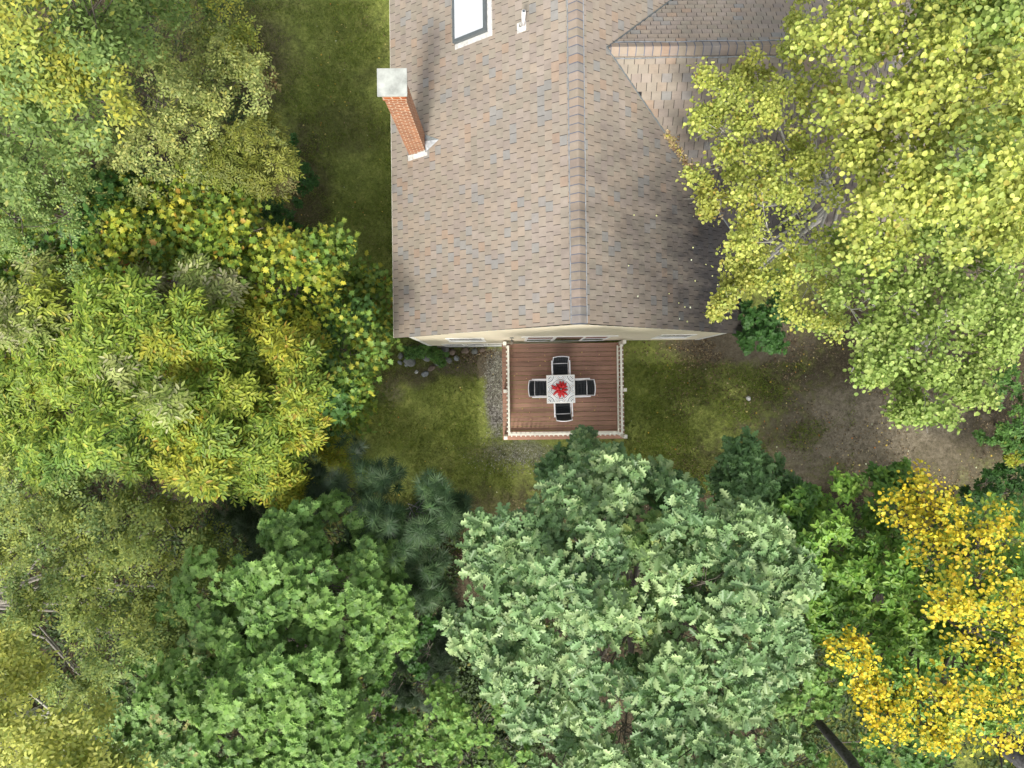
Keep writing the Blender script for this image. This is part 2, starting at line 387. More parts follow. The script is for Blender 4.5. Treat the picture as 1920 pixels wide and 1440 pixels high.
SP = {}   # species: leaf template, leaf size, clump radius, clump cover, twigs per clump, leaves per twig, arrangement, material, palettes
PAL = {
    # (srgb of the leaf, weight); first list colours whole clumps, second single leaves
    'oak': ([((104, 136, 92), 5), ((124, 150, 104), 3), ((84, 114, 80), 3)], [((96, 128, 86), 5), ((142, 164, 120), 3), ((66, 98, 60), 3)]),
    'oakdark': ([((74, 108, 66), 5), ((64, 96, 58), 3)], [((74, 108, 66), 5), ((96, 130, 82), 3), ((52, 80, 46), 2)]),
    'oakyoung': ([((116, 140, 76), 2), ((104, 134, 82), 5)], [((116, 146, 88), 4), ((146, 158, 94), 1), ((86, 118, 66), 2)]),
    'maple': ([((96, 132, 66), 5), ((110, 144, 74), 3), ((80, 114, 58), 2)], [((96, 134, 64), 6), ((122, 154, 86), 3), ((68, 102, 54), 3)]),
    'maplepale': ([((108, 140, 84), 5), ((94, 130, 72), 3)], [((108, 142, 88), 6), ((150, 162, 108), 1), ((184, 150, 104), .5), ((80, 112, 62), 2)]),
    'vine': ([((90, 120, 44), 5), ((108, 132, 44), 4), ((74, 104, 46), 3)], [((90, 120, 46), 5), ((120, 140, 48), 4), ((196, 176, 44), 2.0), ((70, 100, 44), 3), ((200, 122, 50), .12)]),
    'vineyellow': ([((126, 142, 44), 4), ((98, 128, 42), 4), ((156, 152, 42), 3)], [((196, 178, 42), 3.6), ((122, 142, 44), 4), ((80, 112, 40), 4), ((204, 132, 50), .4)]),
    'vinegreen': ([((62, 98, 48), 5), ((78, 114, 58), 3)], [((62, 98, 48), 5), ((80, 118, 62), 3), ((170, 160, 50), .2)]),
    'red': ([((176, 78, 42), 3), ((150, 120, 46), 2)], [((196, 86, 46), 3), ((180, 110, 44), 1), ((100, 128, 48), 2)]),
    'ash': ([((114, 138, 42), 5), ((98, 124, 42), 5), ((138, 146, 46), 2.5), ((148, 144, 90), .6)], [((112, 138, 44), 5), ((140, 154, 54), 3), ((76, 106, 36), 4), ((160, 150, 100), .3), ((180, 150, 50), .3)]),
    'ashpale': ([((134, 144, 92), 4), ((118, 136, 68), 4), ((172, 156, 124), 2.5)], [((130, 144, 80), 5), ((180, 166, 140), 2), ((98, 122, 52), 3)]),
    'ashyellow': ([((138, 146, 38), 5), ((166, 158, 40), 3), ((112, 134, 42), 3)], [((136, 148, 40), 5), ((184, 170, 42), 3.5), ((176, 118, 52), .5), ((98, 124, 42), 3)]),
    'ashgreen': ([((92, 124, 52), 4), ((78, 112, 50), 4)], [((92, 126, 52), 5), ((120, 142, 60), 3)]),
    'locust': ([((124, 138, 80), 5), ((138, 148, 80), 3), ((100, 120, 68), 3)], [((124, 138, 80), 5), ((158, 162, 98), 2.5), ((92, 112, 56), 4), ((186, 168, 74), .6)]),
    'locustgreen': ([((102, 128, 68), 5), ((88, 114, 58), 4)], [((104, 130, 70), 5), ((132, 150, 86), 2), ((78, 102, 48), 3), ((176, 162, 64), .5)]),
    'locustyellow': ([((158, 152, 54), 4), ((120, 138, 62), 4)], [((166, 160, 54), 4), ((124, 140, 64), 4), ((196, 178, 50), 1.8), ((96, 118, 50), 2)]),
    'birchfine': ([((122, 140, 74), 5), ((134, 144, 68), 3), ((100, 126, 78), 3)], [((124, 142, 74), 5), ((166, 164, 66), 2.4), ((88, 112, 58), 3)]),
    'birchbright': ([((150, 158, 78), 5), ((166, 164, 72), 3), ((128, 144, 74), 2)], [((152, 160, 80), 5), ((186, 178, 74), 2), ((112, 132, 64), 3)]),
    'aspen': ([((146, 156, 72), 4), ((130, 146, 70), 4), ((164, 164, 72), 2)], [((146, 158, 74), 5), ((172, 178, 96), 2.5), ((116, 134, 58), 4), ((186, 156, 66), .5)]),
    'aspengold': ([((154, 154, 68), 5), ((168, 160, 64), 3)], [((156, 156, 68), 5), ((184, 172, 80), 2), ((128, 134, 54), 4), ((190, 136, 62), .3)]),
    'aspengreen': ([((122, 144, 72), 5), ((110, 136, 66), 3)], [((124, 146, 76), 5), ((160, 174, 106), 2), ((98, 124, 54), 4)]),
    'yellow': ([((218, 188, 20), 5), ((200, 182, 34), 3), ((124, 146, 44), 2)], [((224, 190, 16), 5), ((196, 184, 40), 2), ((220, 160, 26), .6), ((110, 140, 48), 1.8)]),
    'beech': ([((92, 132, 52), 5), ((108, 144, 56), 3), ((74, 114, 50), 3)], [((92, 134, 54), 5), ((124, 156, 66), 3), ((72, 110, 46), 2)]),
    'under': ([((64, 102, 46), 5), ((78, 116, 50), 3), ((54, 88, 44), 2)], [((66, 104, 46), 5), ((88, 126, 56), 3), ((150, 150, 60), .2)]),
    'underpale': ([((96, 134, 66), 5), ((84, 122, 56), 3)], [((98, 136, 68), 5), ((124, 152, 76), 2)]),
    'dark': ([((48, 84, 36), 5), ((40, 74, 34), 3)], [((48, 86, 36), 5), ((64, 104, 44), 2)]),
    'pine': ([((42, 66, 42), 5), ((56, 82, 52), 3)], [((46, 72, 46), 5), ((74, 100, 64), 2)]),
    'pinedark': ([((46, 64, 44), 5), ((38, 56, 40), 3)], [((46, 66, 46), 5), ((64, 84, 56), 1)]),
    'olive': ([((92, 104, 36), 5), ((112, 118, 44), 3)], [((94, 106, 36), 5), ((130, 126, 50), 2)]),
    'brown': ([((110, 84, 56), 3), ((120, 116, 70), 3)], [((120, 92, 62), 3), ((140, 136, 76), 3), ((90, 100, 50), 2)]),
}
#            tmpl    size  rc   cover twigs leaves mode      mat
SP['oak'] = ('oak', .25, .40, 1.55, 7, 8, 'rosette', M_leaf_gloss)
SP['maple'] = ('maple', .125, .34, 1.75, 20, 7, 'rosette', M_leaf)
SP['vine'] = ('maple', .15, .42, 1.15, 17, 6, 'loose', M_leaf)
SP['vineround'] = ('round', .125, .42, 1.25, 20, 6, 'loose', M_leaf)
SP['ash'] = ('lance', .135, .40, 1.25, 9, 7, 'compound', M_leaf)
SP['locust'] = ('tiny', .075, .34, 1.25, 22, 9, 'spray', M_leaf)
SP['birchfine'] = ('tiny', .082, .42, .95, 22, 9, 'spray', M_leaf)
SP['aspen'] = ('round', .085, .34, 1.2, 20, 7, 'loose', M_leaf)
SP['aspensmall'] = ('round', .068, .34, 1.2, 20, 7, 'loose', M_leaf)
SP['yellow'] = ('round', .070, .55, 2.4, 7, 4, 'loose', M_leaf)
SP['beech'] = ('ovate', .15, .38, 1.6, 12, 7, 'rosette', M_leaf_gloss)
SP['under'] = ('ovate', .11, .34, 1.0, 16, 7, 'rosette', M_leaf)
SP['undermaple'] = ('maple', .12, .36, 1.0, 14, 6, 'rosette', M_leaf)
SP['pine'] = ('needle', .27, .40, 1.3, 9, 5, 'rosette', M_leaf)

def foliage(sp, lobes, size_k=1.0, cover_k=1.0, main=None, sc=1.0):
    """lobes: (centre, r, rz, palette). returns arrays for leaf_mesh and the clump centres"""
    tmpl, size, rc, cover, nt_, nl, mode, mat = SP[sp]
    allp = []; alld = []; alln = []; alls = []; allc = []; clumps = []
    rc0 = rc*sc; size = size*sc
    for (c, r, rz, pal) in lobes:
        c0_ = c; c = np.array(c); rc = min(rc0, r*.55)
        n = max(3, int(cover*cover_k*2.6*r*(r+rz)*.5/(rc*rc)))
        dd = rand_dirs(n, -.35); rad = rng.uniform(.3, 1.0, n)**.6
        # uneven outline: push clumps in and out with a low frequency wobble
        wob = 1.04+.22*np.sin(dd[:, 0]*5+c[0]*3)*np.cos(dd[:, 1]*6+c[1]*2)+rng.normal(0, .12, n)
        cc = c+dd*np.array([r, r, rz])*(rad*wob)[:, None]+rng.normal(0, .13*r, (n, 3))*np.array([1, 1, 1.5])
        ax = norm(dd*np.array([1, 1, .6])+UP*.75+rng.normal(0, .18, (n, 3)))
        p1, p2 = PAL[pal]
        own = (rng.random(n) < .68)[:, None]; m1, m2 = PAL[main or pal]
        ccol = np.where(own, palette(p1, n), palette(m1, n))*rng.uniform(.84, 1.16, (n, 1))
        crad = rc*rng.uniform(.4, 1.3, n)
        clumps += [(tuple(float(v) for v in c0_), cc[i]) for i in range(n)]
        # twigs
        m = nt_
        td = rand_dirs(n*m, -.15).reshape(n, m, 3)
        td = norm(td+ax[:, None, :]*.75)
        tp = cc[:, None, :]+td*(crad[:, None]*rng.uniform(.55, 1.08, (n, m)))[:, :, None]*np.array([1, 1, .75])+rng.normal(0, .13*rc, (n, m, 3))
        ta = norm(td+UP*.65+rng.normal(0, .22, (n, m, 3)))
        tc = ccol[:, None, :]*rng.uniform(.86, 1.14, (n, m, 1))
        tp = tp.reshape(-1, 3); ta = ta.reshape(-1, 3); tc = tc.reshape(-1, 3); K = len(tp)
        # frame for each twig
        ref = norm(np.cross(ta, rng.normal(0, 1, (K, 3)))); ref2 = np.cross(ta, ref)
        if mode in ('rosette', 'loose'):
            a = (np.arange(nl)/nl*2*PI)[None, :]+rng.normal(0, .35 if mode == 'rosette' else 1.2, (K, nl))
            radial = ref[:, None, :]*np.cos(a)[..., None]+ref2[:, None, :]*np.sin(a)[..., None]
            el = rng.uniform(-.15, .45, (K, nl)) if mode == 'rosette' else rng.uniform(-.5, .5, (K, nl))
            d = radial*np.cos(el)[..., None]+ta[:, None, :]*np.sin(el)[..., None]
            s = size*size_k*rng.uniform(.68 if mode == 'rosette' else .48, 1.18, (K, nl))
            off = .12 if mode == 'rosette' else 1.0
            p = tp[:, None, :]+d*(s*off*rng.uniform(.3, 1.3, (K, nl)))[..., None]
            if mode == 'loose': p = p+rng.normal(0, size*.8, p.shape)
            nn = norm(ta[:, None, :]+rng.normal(0, .24 if mode == 'rosette' else .6, (K, nl, 3)))
            col = tc[:, None, :]
        elif mode == 'spray':
            L = size*size_k*nl*.42
            d0 = norm(ref+UP*.25+rng.normal(0, .2, ref.shape)); t = np.linspace(0, 1, nl)[None, :]
            side = np.cross(d0, ta); sg = np.where(np.arange(nl) % 2 == 0, 1, -1)[None, :, None]
            p = tp[:, None, :]+d0[:, None, :]*((t-.3)*L*rng.uniform(.7, 1.2, (K, 1)))[..., None]
            d = norm(d0[:, None, :]*.75+side[:, None, :]*sg*.8+rng.normal(0, .2, (K, nl, 3)))
            s = size*size_k*rng.uniform(.7, 1.2, (K, nl)); nn = norm(ta[:, None, :]+rng.normal(0, .3, (K, nl, 3)))
            col = tc[:, None, :]
        else:   # compound: 5 feathered leaves per twig, nl leaflets each
            q = 5
            a = (np.arange(q)/q*2*PI)[None, :]+rng.normal(0, .3, (K, q))
            radial = ref[:, None, :]*np.cos(a)[..., None]+ref2[:, None, :]*np.sin(a)[..., None]
            el = rng.uniform(-.25, .4, (K, q)); r0 = radial*np.cos(el)[..., None]+ta[:, None, :]*np.sin(el)[..., None]
            L = size*size_k*2.3
            t = np.array([.3, .3, .55, .55, .8, .8, 1.0][:nl]); sg = np.array([1, -1, 1, -1, 1, -1, 0][:nl], float)
            side = np.cross(r0, ta[:, None, :])
            p = tp[:, None, None, :]+r0[:, :, None, :]*(t*L)[None, None, :, None]-UP*((t*t)*L*.22)[None, None, :, None]
            d = norm(r0[:, :, None, :]*(.75+.6*(sg == 0))[None, None, :, None]+side[:, :, None, :]*(sg*.75)[None, None, :, None]-UP*.15+rng.normal(0, .08, (K, q, nl, 3)))
            s = size*size_k*rng.uniform(.75, 1.1, (K, q, nl)); nn = norm(ta[:, None, None, :]+rng.normal(0, .18, (K, q, nl, 3)))
            col = tc[:, None, None, :]
        sh = s.shape
        om = np.broadcast_to(np.repeat(own[:, 0], m).reshape((-1,)+(1,)*(len(sh)-1)), sh)[..., None]
        lc = np.where(om, palette(p2, int(np.prod(sh))).reshape(*sh, 3), palette(m2, int(np.prod(sh))).reshape(*sh, 3))
        col = (col*.45+lc*.55)*rng.uniform(.72, 1.25, (*sh, 1))
        allp.append(p.reshape(-1, 3)); alld.append(d.reshape(-1, 3)); alln.append(nn.reshape(-1, 3)); alls.append(s.ravel()); allc.append(col.reshape(-1, 3))
    return tmpl, np.concatenate(allp), np.concatenate(alld), np.concatenate(alln), np.concatenate(alls), np.concatenate(allc), mat, clumps

TOTAL = [0]
def jit(p, s): return Vector(p)+Vector((random.gauss(0, s), random.gauss(0, s), random.gauss(0, s)))
def tree(name, label, cat, sp, D, lobes, pal, bark=None, trunk=None, dome=2.2, size_k=1.0, cover_k=1.0, group=None, tr=.16, rzk=.55, branch_r=.013, cut=None, D1=None, under=.75, rough=1.0):
    """lobes: (px, py, rpx[, palette[, D]]) at depth D below the camera; the crown domes away from its middle"""
    bark = bark or M_bark
    mx = sum(l[0] for l in lobes)/len(lobes); my = sum(l[1] for l in lobes)/len(lobes)
    R = max(math.hypot(l[0]-mx, l[1]-my) for l in lobes)+1e-6
    sc = 1.0 if D1 is None else D1/D
    L = []
    for l in lobes:
        d = l[4] if len(l) > 4 and l[4] else D+dome*(math.hypot(l[0]-mx, l[1]-my)/R)**2*(1 if R > 60 else .3)+random.uniform(-.75, .6)*rough
        d = min(d*sc, CAMZ-gz(*at(l[0], l[1], CAMZ-min(d*sc, 23)).xy)-.35)
        c = at(l[0], l[1], CAMZ-d); r = l[2]*d/F
        L.append((tuple(c), r, r*rzk, l[3] if len(l) > 3 and l[3] else pal))
    # trunk base
    if trunk is None:
        cx = sum(l[0][0] for l in L)/len(L); cy = sum(l[0][1] for l in L)/len(L)
        q = at(mx, my, gz(cx, cy)); cx += (q.x-cx)*under; cy += (q.y-cy)*under   # rooted under the middle of its crown, seen from above
    else: cx, cy = trunk
    g = gz(cx, cy); root = empty(name, (cx, cy, g), 0, label, cat, group)
    inv = Vector((cx, cy, g))
    tm, p, dd, nn, ss, cc, mat, clumps = foliage(sp, L, size_k, cover_k, pal, sc)
    ok = p[:, 2] > ground_z(p[:, 0], p[:, 1])+.03
    if cut is not None: ok &= ~cut(p)
    p, dd, nn, ss, cc = p[ok], dd[ok], nn[ok], ss[ok], cc[ok]
    TOTAL[0] += len(p)
    leaf_mesh('crown', tm, p-np.array(inv), dd, nn, ss, cc.astype(np.float32), mat, root)
    # trunk and limbs
    top = max(l[0][2] for l in L); low = min(l[0][2] for l in L)
    cxm = sum(l[0][0] for l in L)/len(L); cym = sum(l[0][1] for l in L)/len(L)
    h = (top-g)*.92
    def tp(t):  # point along the trunk
        return Vector(((cxm-cx)*t**1.5+.12*math.sin(t*5+cx), (cym-cy)*t**1.5+.12*math.cos(t*4+cy), h*t))
    k = 9
    m = MB(); m.tube([tp(i/k)-(Vector((0, 0, .15)) if i == 0 else Vector()) for i in range(k+1)], [tr*(1.25 if i == 0 else 1)*(1-.82*i/k) for i in range(k+1)], 9)
    m.build('trunk', bark, root, True)
    mb = MB()
    mids = {}
    for (c, r, rz, _) in L:
        cl = Vector(c)-inv; t = max(.22, min(.95, (cl.z-g*0-1.3*math.hypot(cl.x-tp(.6).x, cl.y-tp(.6).y)*.7)/max(h, .5)))
        a = tp(t); mid = a.lerp(cl, .5)+Vector((0, 0, -.12*(cl-a).length)); r0 = tr*(1-.82*t)*.6
        mid = jit(mid, .08); mids[c] = mid
        mb.tube([a, a.lerp(mid, .55), mid, mid.lerp(cl, .55), cl], [r0, r0*.85, r0*.65, r0*.5, max(.012, r0*.3)], 5, False)
    for (c, q) in clumps:
        a = Vector(c)-inv; b = Vector(q)-inv; a2 = (a+Vector((0, 0, -.1))).lerp(mids[tuple(c)], random.random()**2*.5)+Vector((random.gauss(0, .12), random.gauss(0, .12), -.1)); mid = jit(a2.lerp(b, .5)-Vector((0, 0, .07)), .05)
        e = b+(b-a)*.12
        mb.tube([a2, mid, b, e], [branch_r, branch_r*.75, branch_r*.45, .003], 4, False)
        for _ in range(2):
            s = mid.lerp(b, random.random()); mb.tube([s, jit(s.lerp(b, .5), .06), jit(b, .17)], [branch_r*.45, branch_r*.3, .003], 3, False)
    mb.build('branches', bark, root, True)
    return root

# ================================================================== the house
XL, XR, XM = -3.47, 6.81, 1.67          # eaves and ridge in plan
SL = .75; DE = 21.0; ZE = CAMZ-DE; ZR = ZE+SL*(XM-XL)
YS, YN = 1.40, 16.5                     # south rake, north end
YW = 1.425                              # south wall face
XWL, XWR = -2.975, 6.26
def roof_z(x): return ZR-SL*abs(x-XM)
house = empty('house', (XM, YW, 0), 0, 'cream house with pinkish brown shingle roof and brick chimney', 'house')
HO = Vector((XM, YW, 0))
class HB(MB):
    def build(s, name, mat, parent=None, smooth=False, bevel=0, off=None):
        off = HO if off is None else off
        s.v = [(x-off.x, y-off.y, z-off.z) for x, y, z in s.v]
        return MB.build(s, name, mat, parent, smooth, bevel)

SHC = [lin(c) for c in ((172, 155, 140), (168, 153, 139), (174, 156, 140), (167, 151, 140), (170, 156, 142), (166, 153, 138), (173, 157, 145))]
SHB = [lin(c) for c in ((161, 154, 148), (160, 154, 149), (163, 154, 148), (157, 151, 146))]
SHO = [lin(c) for c in ((176, 152, 133), (174, 150, 132))]
def shc():
    r = random.random()
    c = random.choice(SHC if r < .88 else SHB if r < .96 else SHO)
    k = random.uniform(.95, 1.05)*.83; return (c[0]*k*.955, c[1]*k, c[2]*k*1.0)
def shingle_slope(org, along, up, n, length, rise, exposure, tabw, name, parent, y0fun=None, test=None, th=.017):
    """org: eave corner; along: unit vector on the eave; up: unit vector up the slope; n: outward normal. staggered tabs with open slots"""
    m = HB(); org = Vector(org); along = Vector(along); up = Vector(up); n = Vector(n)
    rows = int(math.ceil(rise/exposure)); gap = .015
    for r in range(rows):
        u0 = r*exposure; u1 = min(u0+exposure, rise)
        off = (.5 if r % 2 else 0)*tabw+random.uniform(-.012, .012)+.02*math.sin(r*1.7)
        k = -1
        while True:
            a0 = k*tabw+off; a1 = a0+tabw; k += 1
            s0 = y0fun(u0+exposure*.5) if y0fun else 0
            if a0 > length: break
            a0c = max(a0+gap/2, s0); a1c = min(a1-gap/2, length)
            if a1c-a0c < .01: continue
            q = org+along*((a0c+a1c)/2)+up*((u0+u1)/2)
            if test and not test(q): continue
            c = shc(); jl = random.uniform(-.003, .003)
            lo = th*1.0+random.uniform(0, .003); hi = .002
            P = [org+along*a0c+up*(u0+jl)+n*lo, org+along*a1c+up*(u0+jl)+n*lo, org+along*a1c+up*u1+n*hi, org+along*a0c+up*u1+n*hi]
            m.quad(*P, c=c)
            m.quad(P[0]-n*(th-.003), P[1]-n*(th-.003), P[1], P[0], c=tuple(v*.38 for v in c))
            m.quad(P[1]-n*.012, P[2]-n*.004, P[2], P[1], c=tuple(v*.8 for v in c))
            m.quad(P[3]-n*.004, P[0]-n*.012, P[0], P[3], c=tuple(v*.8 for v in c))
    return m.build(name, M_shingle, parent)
cs = 1/math.sqrt(1+SL*SL); sn = SL*cs
run = XM-XL; slope_len = run/cs
EXP = .175/cs
# roof deck boards under the shingles (thin solid with eave and rake trim)
m = HB()
t = .14
for sx in (-1, 1):
    xe = XM+sx*run
    a = [(xe, YS+.004, ZE-.012), (XM, YS+.054, ZR-.012), (XM, YN, ZR-.012), (xe, YN, ZE-.012)]
    b = [(x, y, z-t) for x, y, z in a]
    if sx > 0: a, b = a[::-1], b[::-1]
    m.quad(*[a[i] for i in (3, 2, 1, 0)][::1]); m.quad(*b)
    for i in range(4):
        j = (i+1) % 4; m.quad(a[i], a[j], b[j], b[i])
roof = m.build('roof', M_under, house)
rk = lambda u: .05*(u/slope_len)
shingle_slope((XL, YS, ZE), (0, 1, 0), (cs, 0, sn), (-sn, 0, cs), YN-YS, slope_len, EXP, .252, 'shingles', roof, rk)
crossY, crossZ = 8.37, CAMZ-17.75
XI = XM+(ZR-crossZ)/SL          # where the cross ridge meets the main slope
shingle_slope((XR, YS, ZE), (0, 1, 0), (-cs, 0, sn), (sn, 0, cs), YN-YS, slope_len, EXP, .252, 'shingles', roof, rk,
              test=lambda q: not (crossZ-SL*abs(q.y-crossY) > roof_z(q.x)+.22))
# fascia, soffit and rake trim
for x0, x1 in ((XL-.022, XL-.002), (XR+.002, XR+.022)):
    m = HB(); m.box(x0, YS+.01, ZE-.17, x1, YN, ZE-.005); m.build('fascia', M_rail, house)
m = HB()
for s in (-1, 1):
    xe = XM+s*run
    m.quad((xe, YW-.004, ZE-.18), (XM, YW-.004, ZR-.18), (XM, YW-.004, ZR-.03), (xe, YW-.004, ZE-.03))
m.build('rake_trim', M_white, house)
# cross gable
CH = (crossZ-ZE)/SL; XC = 11.5
m = HB()
for sy in (-1, 1):
    a = [(XI-.23, crossY, crossZ-.012), (XC, crossY, crossZ-.012), (XC, crossY+sy*CH, ZE-.012), (XI-.23, crossY+sy*CH, ZE-.012)]
    b = [(x, y, z-t) for x, y, z in a]
    m.quad(*a); m.quad(*b)
    for i in range(4):
        j = (i+1) % 4; m.quad(a[i], a[j], b[j], b[i])
cross = m.build('gable_roof', M_under, house)
tst = lambda q: crossZ-SL*abs(q.y-crossY) > roof_z(q.x)-.06
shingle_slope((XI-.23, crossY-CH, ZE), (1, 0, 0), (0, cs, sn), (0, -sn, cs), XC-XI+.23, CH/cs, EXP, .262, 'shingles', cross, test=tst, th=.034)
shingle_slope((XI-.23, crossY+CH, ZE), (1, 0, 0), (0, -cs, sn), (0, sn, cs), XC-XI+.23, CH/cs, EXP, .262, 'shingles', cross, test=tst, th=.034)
# ridge caps: overlapping bent tabs
def ridge(p0, d, w1, w2, length, name, parent, step=.21):
    m = HB(); p0 = Vector(p0); d = Vector(d); side = Vector((0, 0, 1)).cross(d)
    k = 0; pos = 0
    while pos < length:
        e = min(pos+step, length); c = shc(); c = (c[0]*1.04, c[1]*1.0, c[2]*.98)
        for s, wd in ((-1, w1), (1, w2)):
            def P(l, wv, h):
                return p0+d*l+side*(s*wv)+Vector((0, 0, -SL*wv+h))
            pr = [(0, .050), (.04, .052), (wd, .035)]
            for (wa, ha), (wb, hb) in zip(pr, pr[1:]):
                q = [P(pos, wa, ha+.008), P(pos, wb, hb+.008), P(e, wb, hb), P(e, wa, ha)]
                m.quad(*(q if s < 0 else q[::-1]), c=c)
                m.quad(P(pos, wa, ha+.008), P(pos, wb, hb+.008), P(pos, wb, hb-.006), P(pos, wa, ha-.006), c=lin((88, 90, 100)))
                q = [P(pos-.003, wa, ha+.010), P(pos-.003, wb, hb+.010), P(pos+.020, wb, hb+.0095), P(pos+.020, wa, ha+.0095)]
                m.quad(*(q if s < 0 else q[::-1]), c=lin((104, 108, 120)))
            m.quad(P(pos, wd, .043), P(e, wd, .035), P(e, wd, 0.0), P(pos, wd, 0.0), c=tuple(v*.6 for v in c))
        pos = e
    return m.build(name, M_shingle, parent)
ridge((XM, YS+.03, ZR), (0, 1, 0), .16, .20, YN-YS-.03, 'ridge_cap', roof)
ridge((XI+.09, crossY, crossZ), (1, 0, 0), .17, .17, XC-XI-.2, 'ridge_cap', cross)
# metal edge of the ridge vent beside the caps
m = HB()
for sx, wv in ((1, .172), (-1, .212)):
    pts = [Vector((XM+sx*wv, YS+.05+i*.5, ZR-SL*wv+.022+random.uniform(-.003, .003))) for i in range(int((YN-YS)/.5))]
    m.tube(pts, .016, 5)
m.build('ridge_vent_edge', M_flash, roof)
m = HB()
for sy in (1, -1):
    pts = [Vector((XI+.2+i*.4, crossY+sy*(.20+.012*math.sin(i*1.3)), crossZ-SL*.20+.025)) for i in range(21)]
    m.tube(pts, .016, 5)
m.build('ridge_vent_edge', M_flash, cross)
# valley flashing
m = HB()
for sy in (-1, 1):
    p = [Vector((x, crossY+sy*(x-XI), roof_z(x)+.03)) for x in np.linspace(XI, 6.8, 14)]
    m.tube(p, .022, 5)
m.build('valley_flashing', M_darkframe, cross)

# walls
m = HB()
zl, zr = -.2, 2.3
wt = .2
m.quad((XWL, YW, zl), (XWR, YW, zl), (XWR, YW, roof_z(XWR)-.03), (XM, YW, ZR-.03), (XWL, YW, roof_z(XWL)-.03))
m.quad((XWL, YN-.2, zl), (XWL, YW, zl), (XWL, YW, roof_z(XWL)-.1), (XWL, YN-.2, roof_z(XWL)-.1))
m.quad((XWR, YW, zl), (XWR, YN-.2, zl), (XWR, YN-.2, roof_z(XWR)-.1), (XWR, YW, roof_z(XWR)-.1))
m.quad((XWR, YN-.2, zl), (XWL, YN-.2, zl), (XWL, YN-.2, roof_z(XWL)-.03), (XM, YN-.2, ZR-.03), (XWR, YN-.2, roof_z(XWR)-.03))
m.quad((6.0, crossY-CH+.5, 2.0), (XC-.4, crossY-CH+.5, 2.0), (XC-.4, crossY-CH+.5, ZE+.2), (6.0, crossY-CH+.5, ZE+.2))
m.quad((XC-.4, crossY-CH+.5, 2.0), (XC-.4, crossY+CH-.5, 2.0), (XC-.4, crossY+CH-.5, ZE+.2), (XC-.4, crossY, crossZ-.05), (XC-.4, crossY-CH+.5, ZE+.2))
wall = m.build('wall', M_cream, house)
m = HB()   # clapboard shadow lines on the south face, corner boards
z = .45
while z < ZR-.2:
    hw = min((ZR-.12-z)/SL, 99); x0 = max(XWL+.1, XM-hw); x1 = min(XWR-.1, XM+hw)
    m.quad((x0, YW-.012, z), (x1, YW-.012, z), (x1, YW-.001, z+.16), (x0, YW-.001, z+.16))
    m.quad((x0, YW-.012, z), (x0, YW-.001, z), (x1, YW-.001, z), (x1, YW-.012, z)); z += .17
m.build('siding', M_cream, wall)
m = HB(); m.box(XWL-.02, YW-.022, .25, XWL+.11, YW+.1, roof_z(XWL)-.12); m.build('corner_board', M_white, wall)
m = HB(); m.box(XWR-.11, YW-.022, 2.55, XWR+.02, YW+.1, roof_z(XWR)-.12); m.build('corner_board', M_white, wall)
m = HB(); m.box(XWL-.03, YW-.035, -.2, -.2, YW+.05, .27); m.build('foundation', M_concrete, house)

def window(x0, x1, z0, z1, proud=.030, glass=None, sill=True):
    cxm = (x0+x1)/2
    f = HB(); fr = .085
    f.box(x0-fr, YW-proud, z0-fr, x0, YW+.0, z1+fr); f.box(x1, YW-proud, z0-fr, x1+fr, YW, z1+fr)
    f.box(x0, YW-proud, z1, x1, YW, z1+fr); f.box(x0, YW-proud, z0-fr, x1, YW, z0)
    if sill: f.box(x0-fr-.02, YW-proud-.015, z0-fr-.04, x1+fr+.02, YW, z0-fr-.002)
    o = f.build('window', M_white, house, bevel=.004)
    g = HB(); g.box(x0, YW-.020, z0, x1, YW-.014, z1); g.build('pane', glass or M_glass, o)
    s = HB(); mz = (z0+z1)/2; s.box(x0, YW-.026, mz-.02, x1, YW-.021, mz+.02); s.build('sash_bar', M_white, o)
    return o
window(-1.93, -.93, 3.45, 4.75)
window(4.55, 5.45, 4.0, 5.2)
for x0, x1 in ((-2.35, -1.72), (-1.57, -.98), (-.83, -.25)):
    window(x0, x1, .55, 1.75, .03, M_glass, False)
# sliding door onto the deck
DZ = CAMZ-23.5
d = HB()
d.box(.42, YW-.03, DZ+.03, .5, YW, DZ+2.2); d.box(2.96, YW-.03, DZ+.03, 3.04, YW, DZ+2.2); d.box(.5, YW-.03, DZ+2.08, 2.96, YW, DZ+2.2); d.box(.5, YW-.03, DZ+.01, 2.96, YW, DZ+.06)
d.box(1.28, YW-.028, DZ+.06, 1.38, YW-.002, DZ+2.08); d.box(2.2, YW-.028, DZ+.06, 2.28, YW-.002, DZ+2.08)
door = d.build('door', M_white, house)
g = HB(); g.box(1.38, YW-.024, DZ+.06, 2.2, YW-.014, DZ+2.08); g.build('screen', M_glassdark, door)
for a, b in ((.5, 1.28), (2.28, 2.96)):
    g = HB(); g.box(a, YW-.022, DZ+.06, b, YW-.014, DZ+2.08); g.build('pane', M_glass, door)
    g = HB(); g.box(a, YW-.027, DZ+.95, b, YW-.0225, DZ+1.07); g.build('glazing_bar', M_white, door)
g = HB(); g.box(.3, YW-.04, DZ+2.2, 3.2, YW, DZ+2.3); g.build('head_trim', M_white, door)
# wall lantern left of the door
lw = at(960, 636, CAMZ-22.3); lx = .01
l = HB(); l.box(lx-.06, YW-.03, DZ+1.72, lx+.06, YW, DZ+1.95); lamp = l.build('wall_lantern', M_darkframe, house)
l = HB(); l.lathe([(.0, DZ+1.9), (.075, DZ+1.86), (.08, DZ+1.84), (.05, DZ+1.62), (.0, DZ+1.6)], 8, Matrix.Translation((lx, YW-.15, 0))); l.build('lamp_shade', grain_mat('bronze_lantern', (.16, .13, .09), .4, .2), lamp)
l = HB(); l.tube([(lx, YW-.02, DZ+1.9), (lx, YW-.1, DZ+1.97), (lx, YW-.15, DZ+1.9)], .012); l.build('lamp_arm', M_darkframe, lamp)

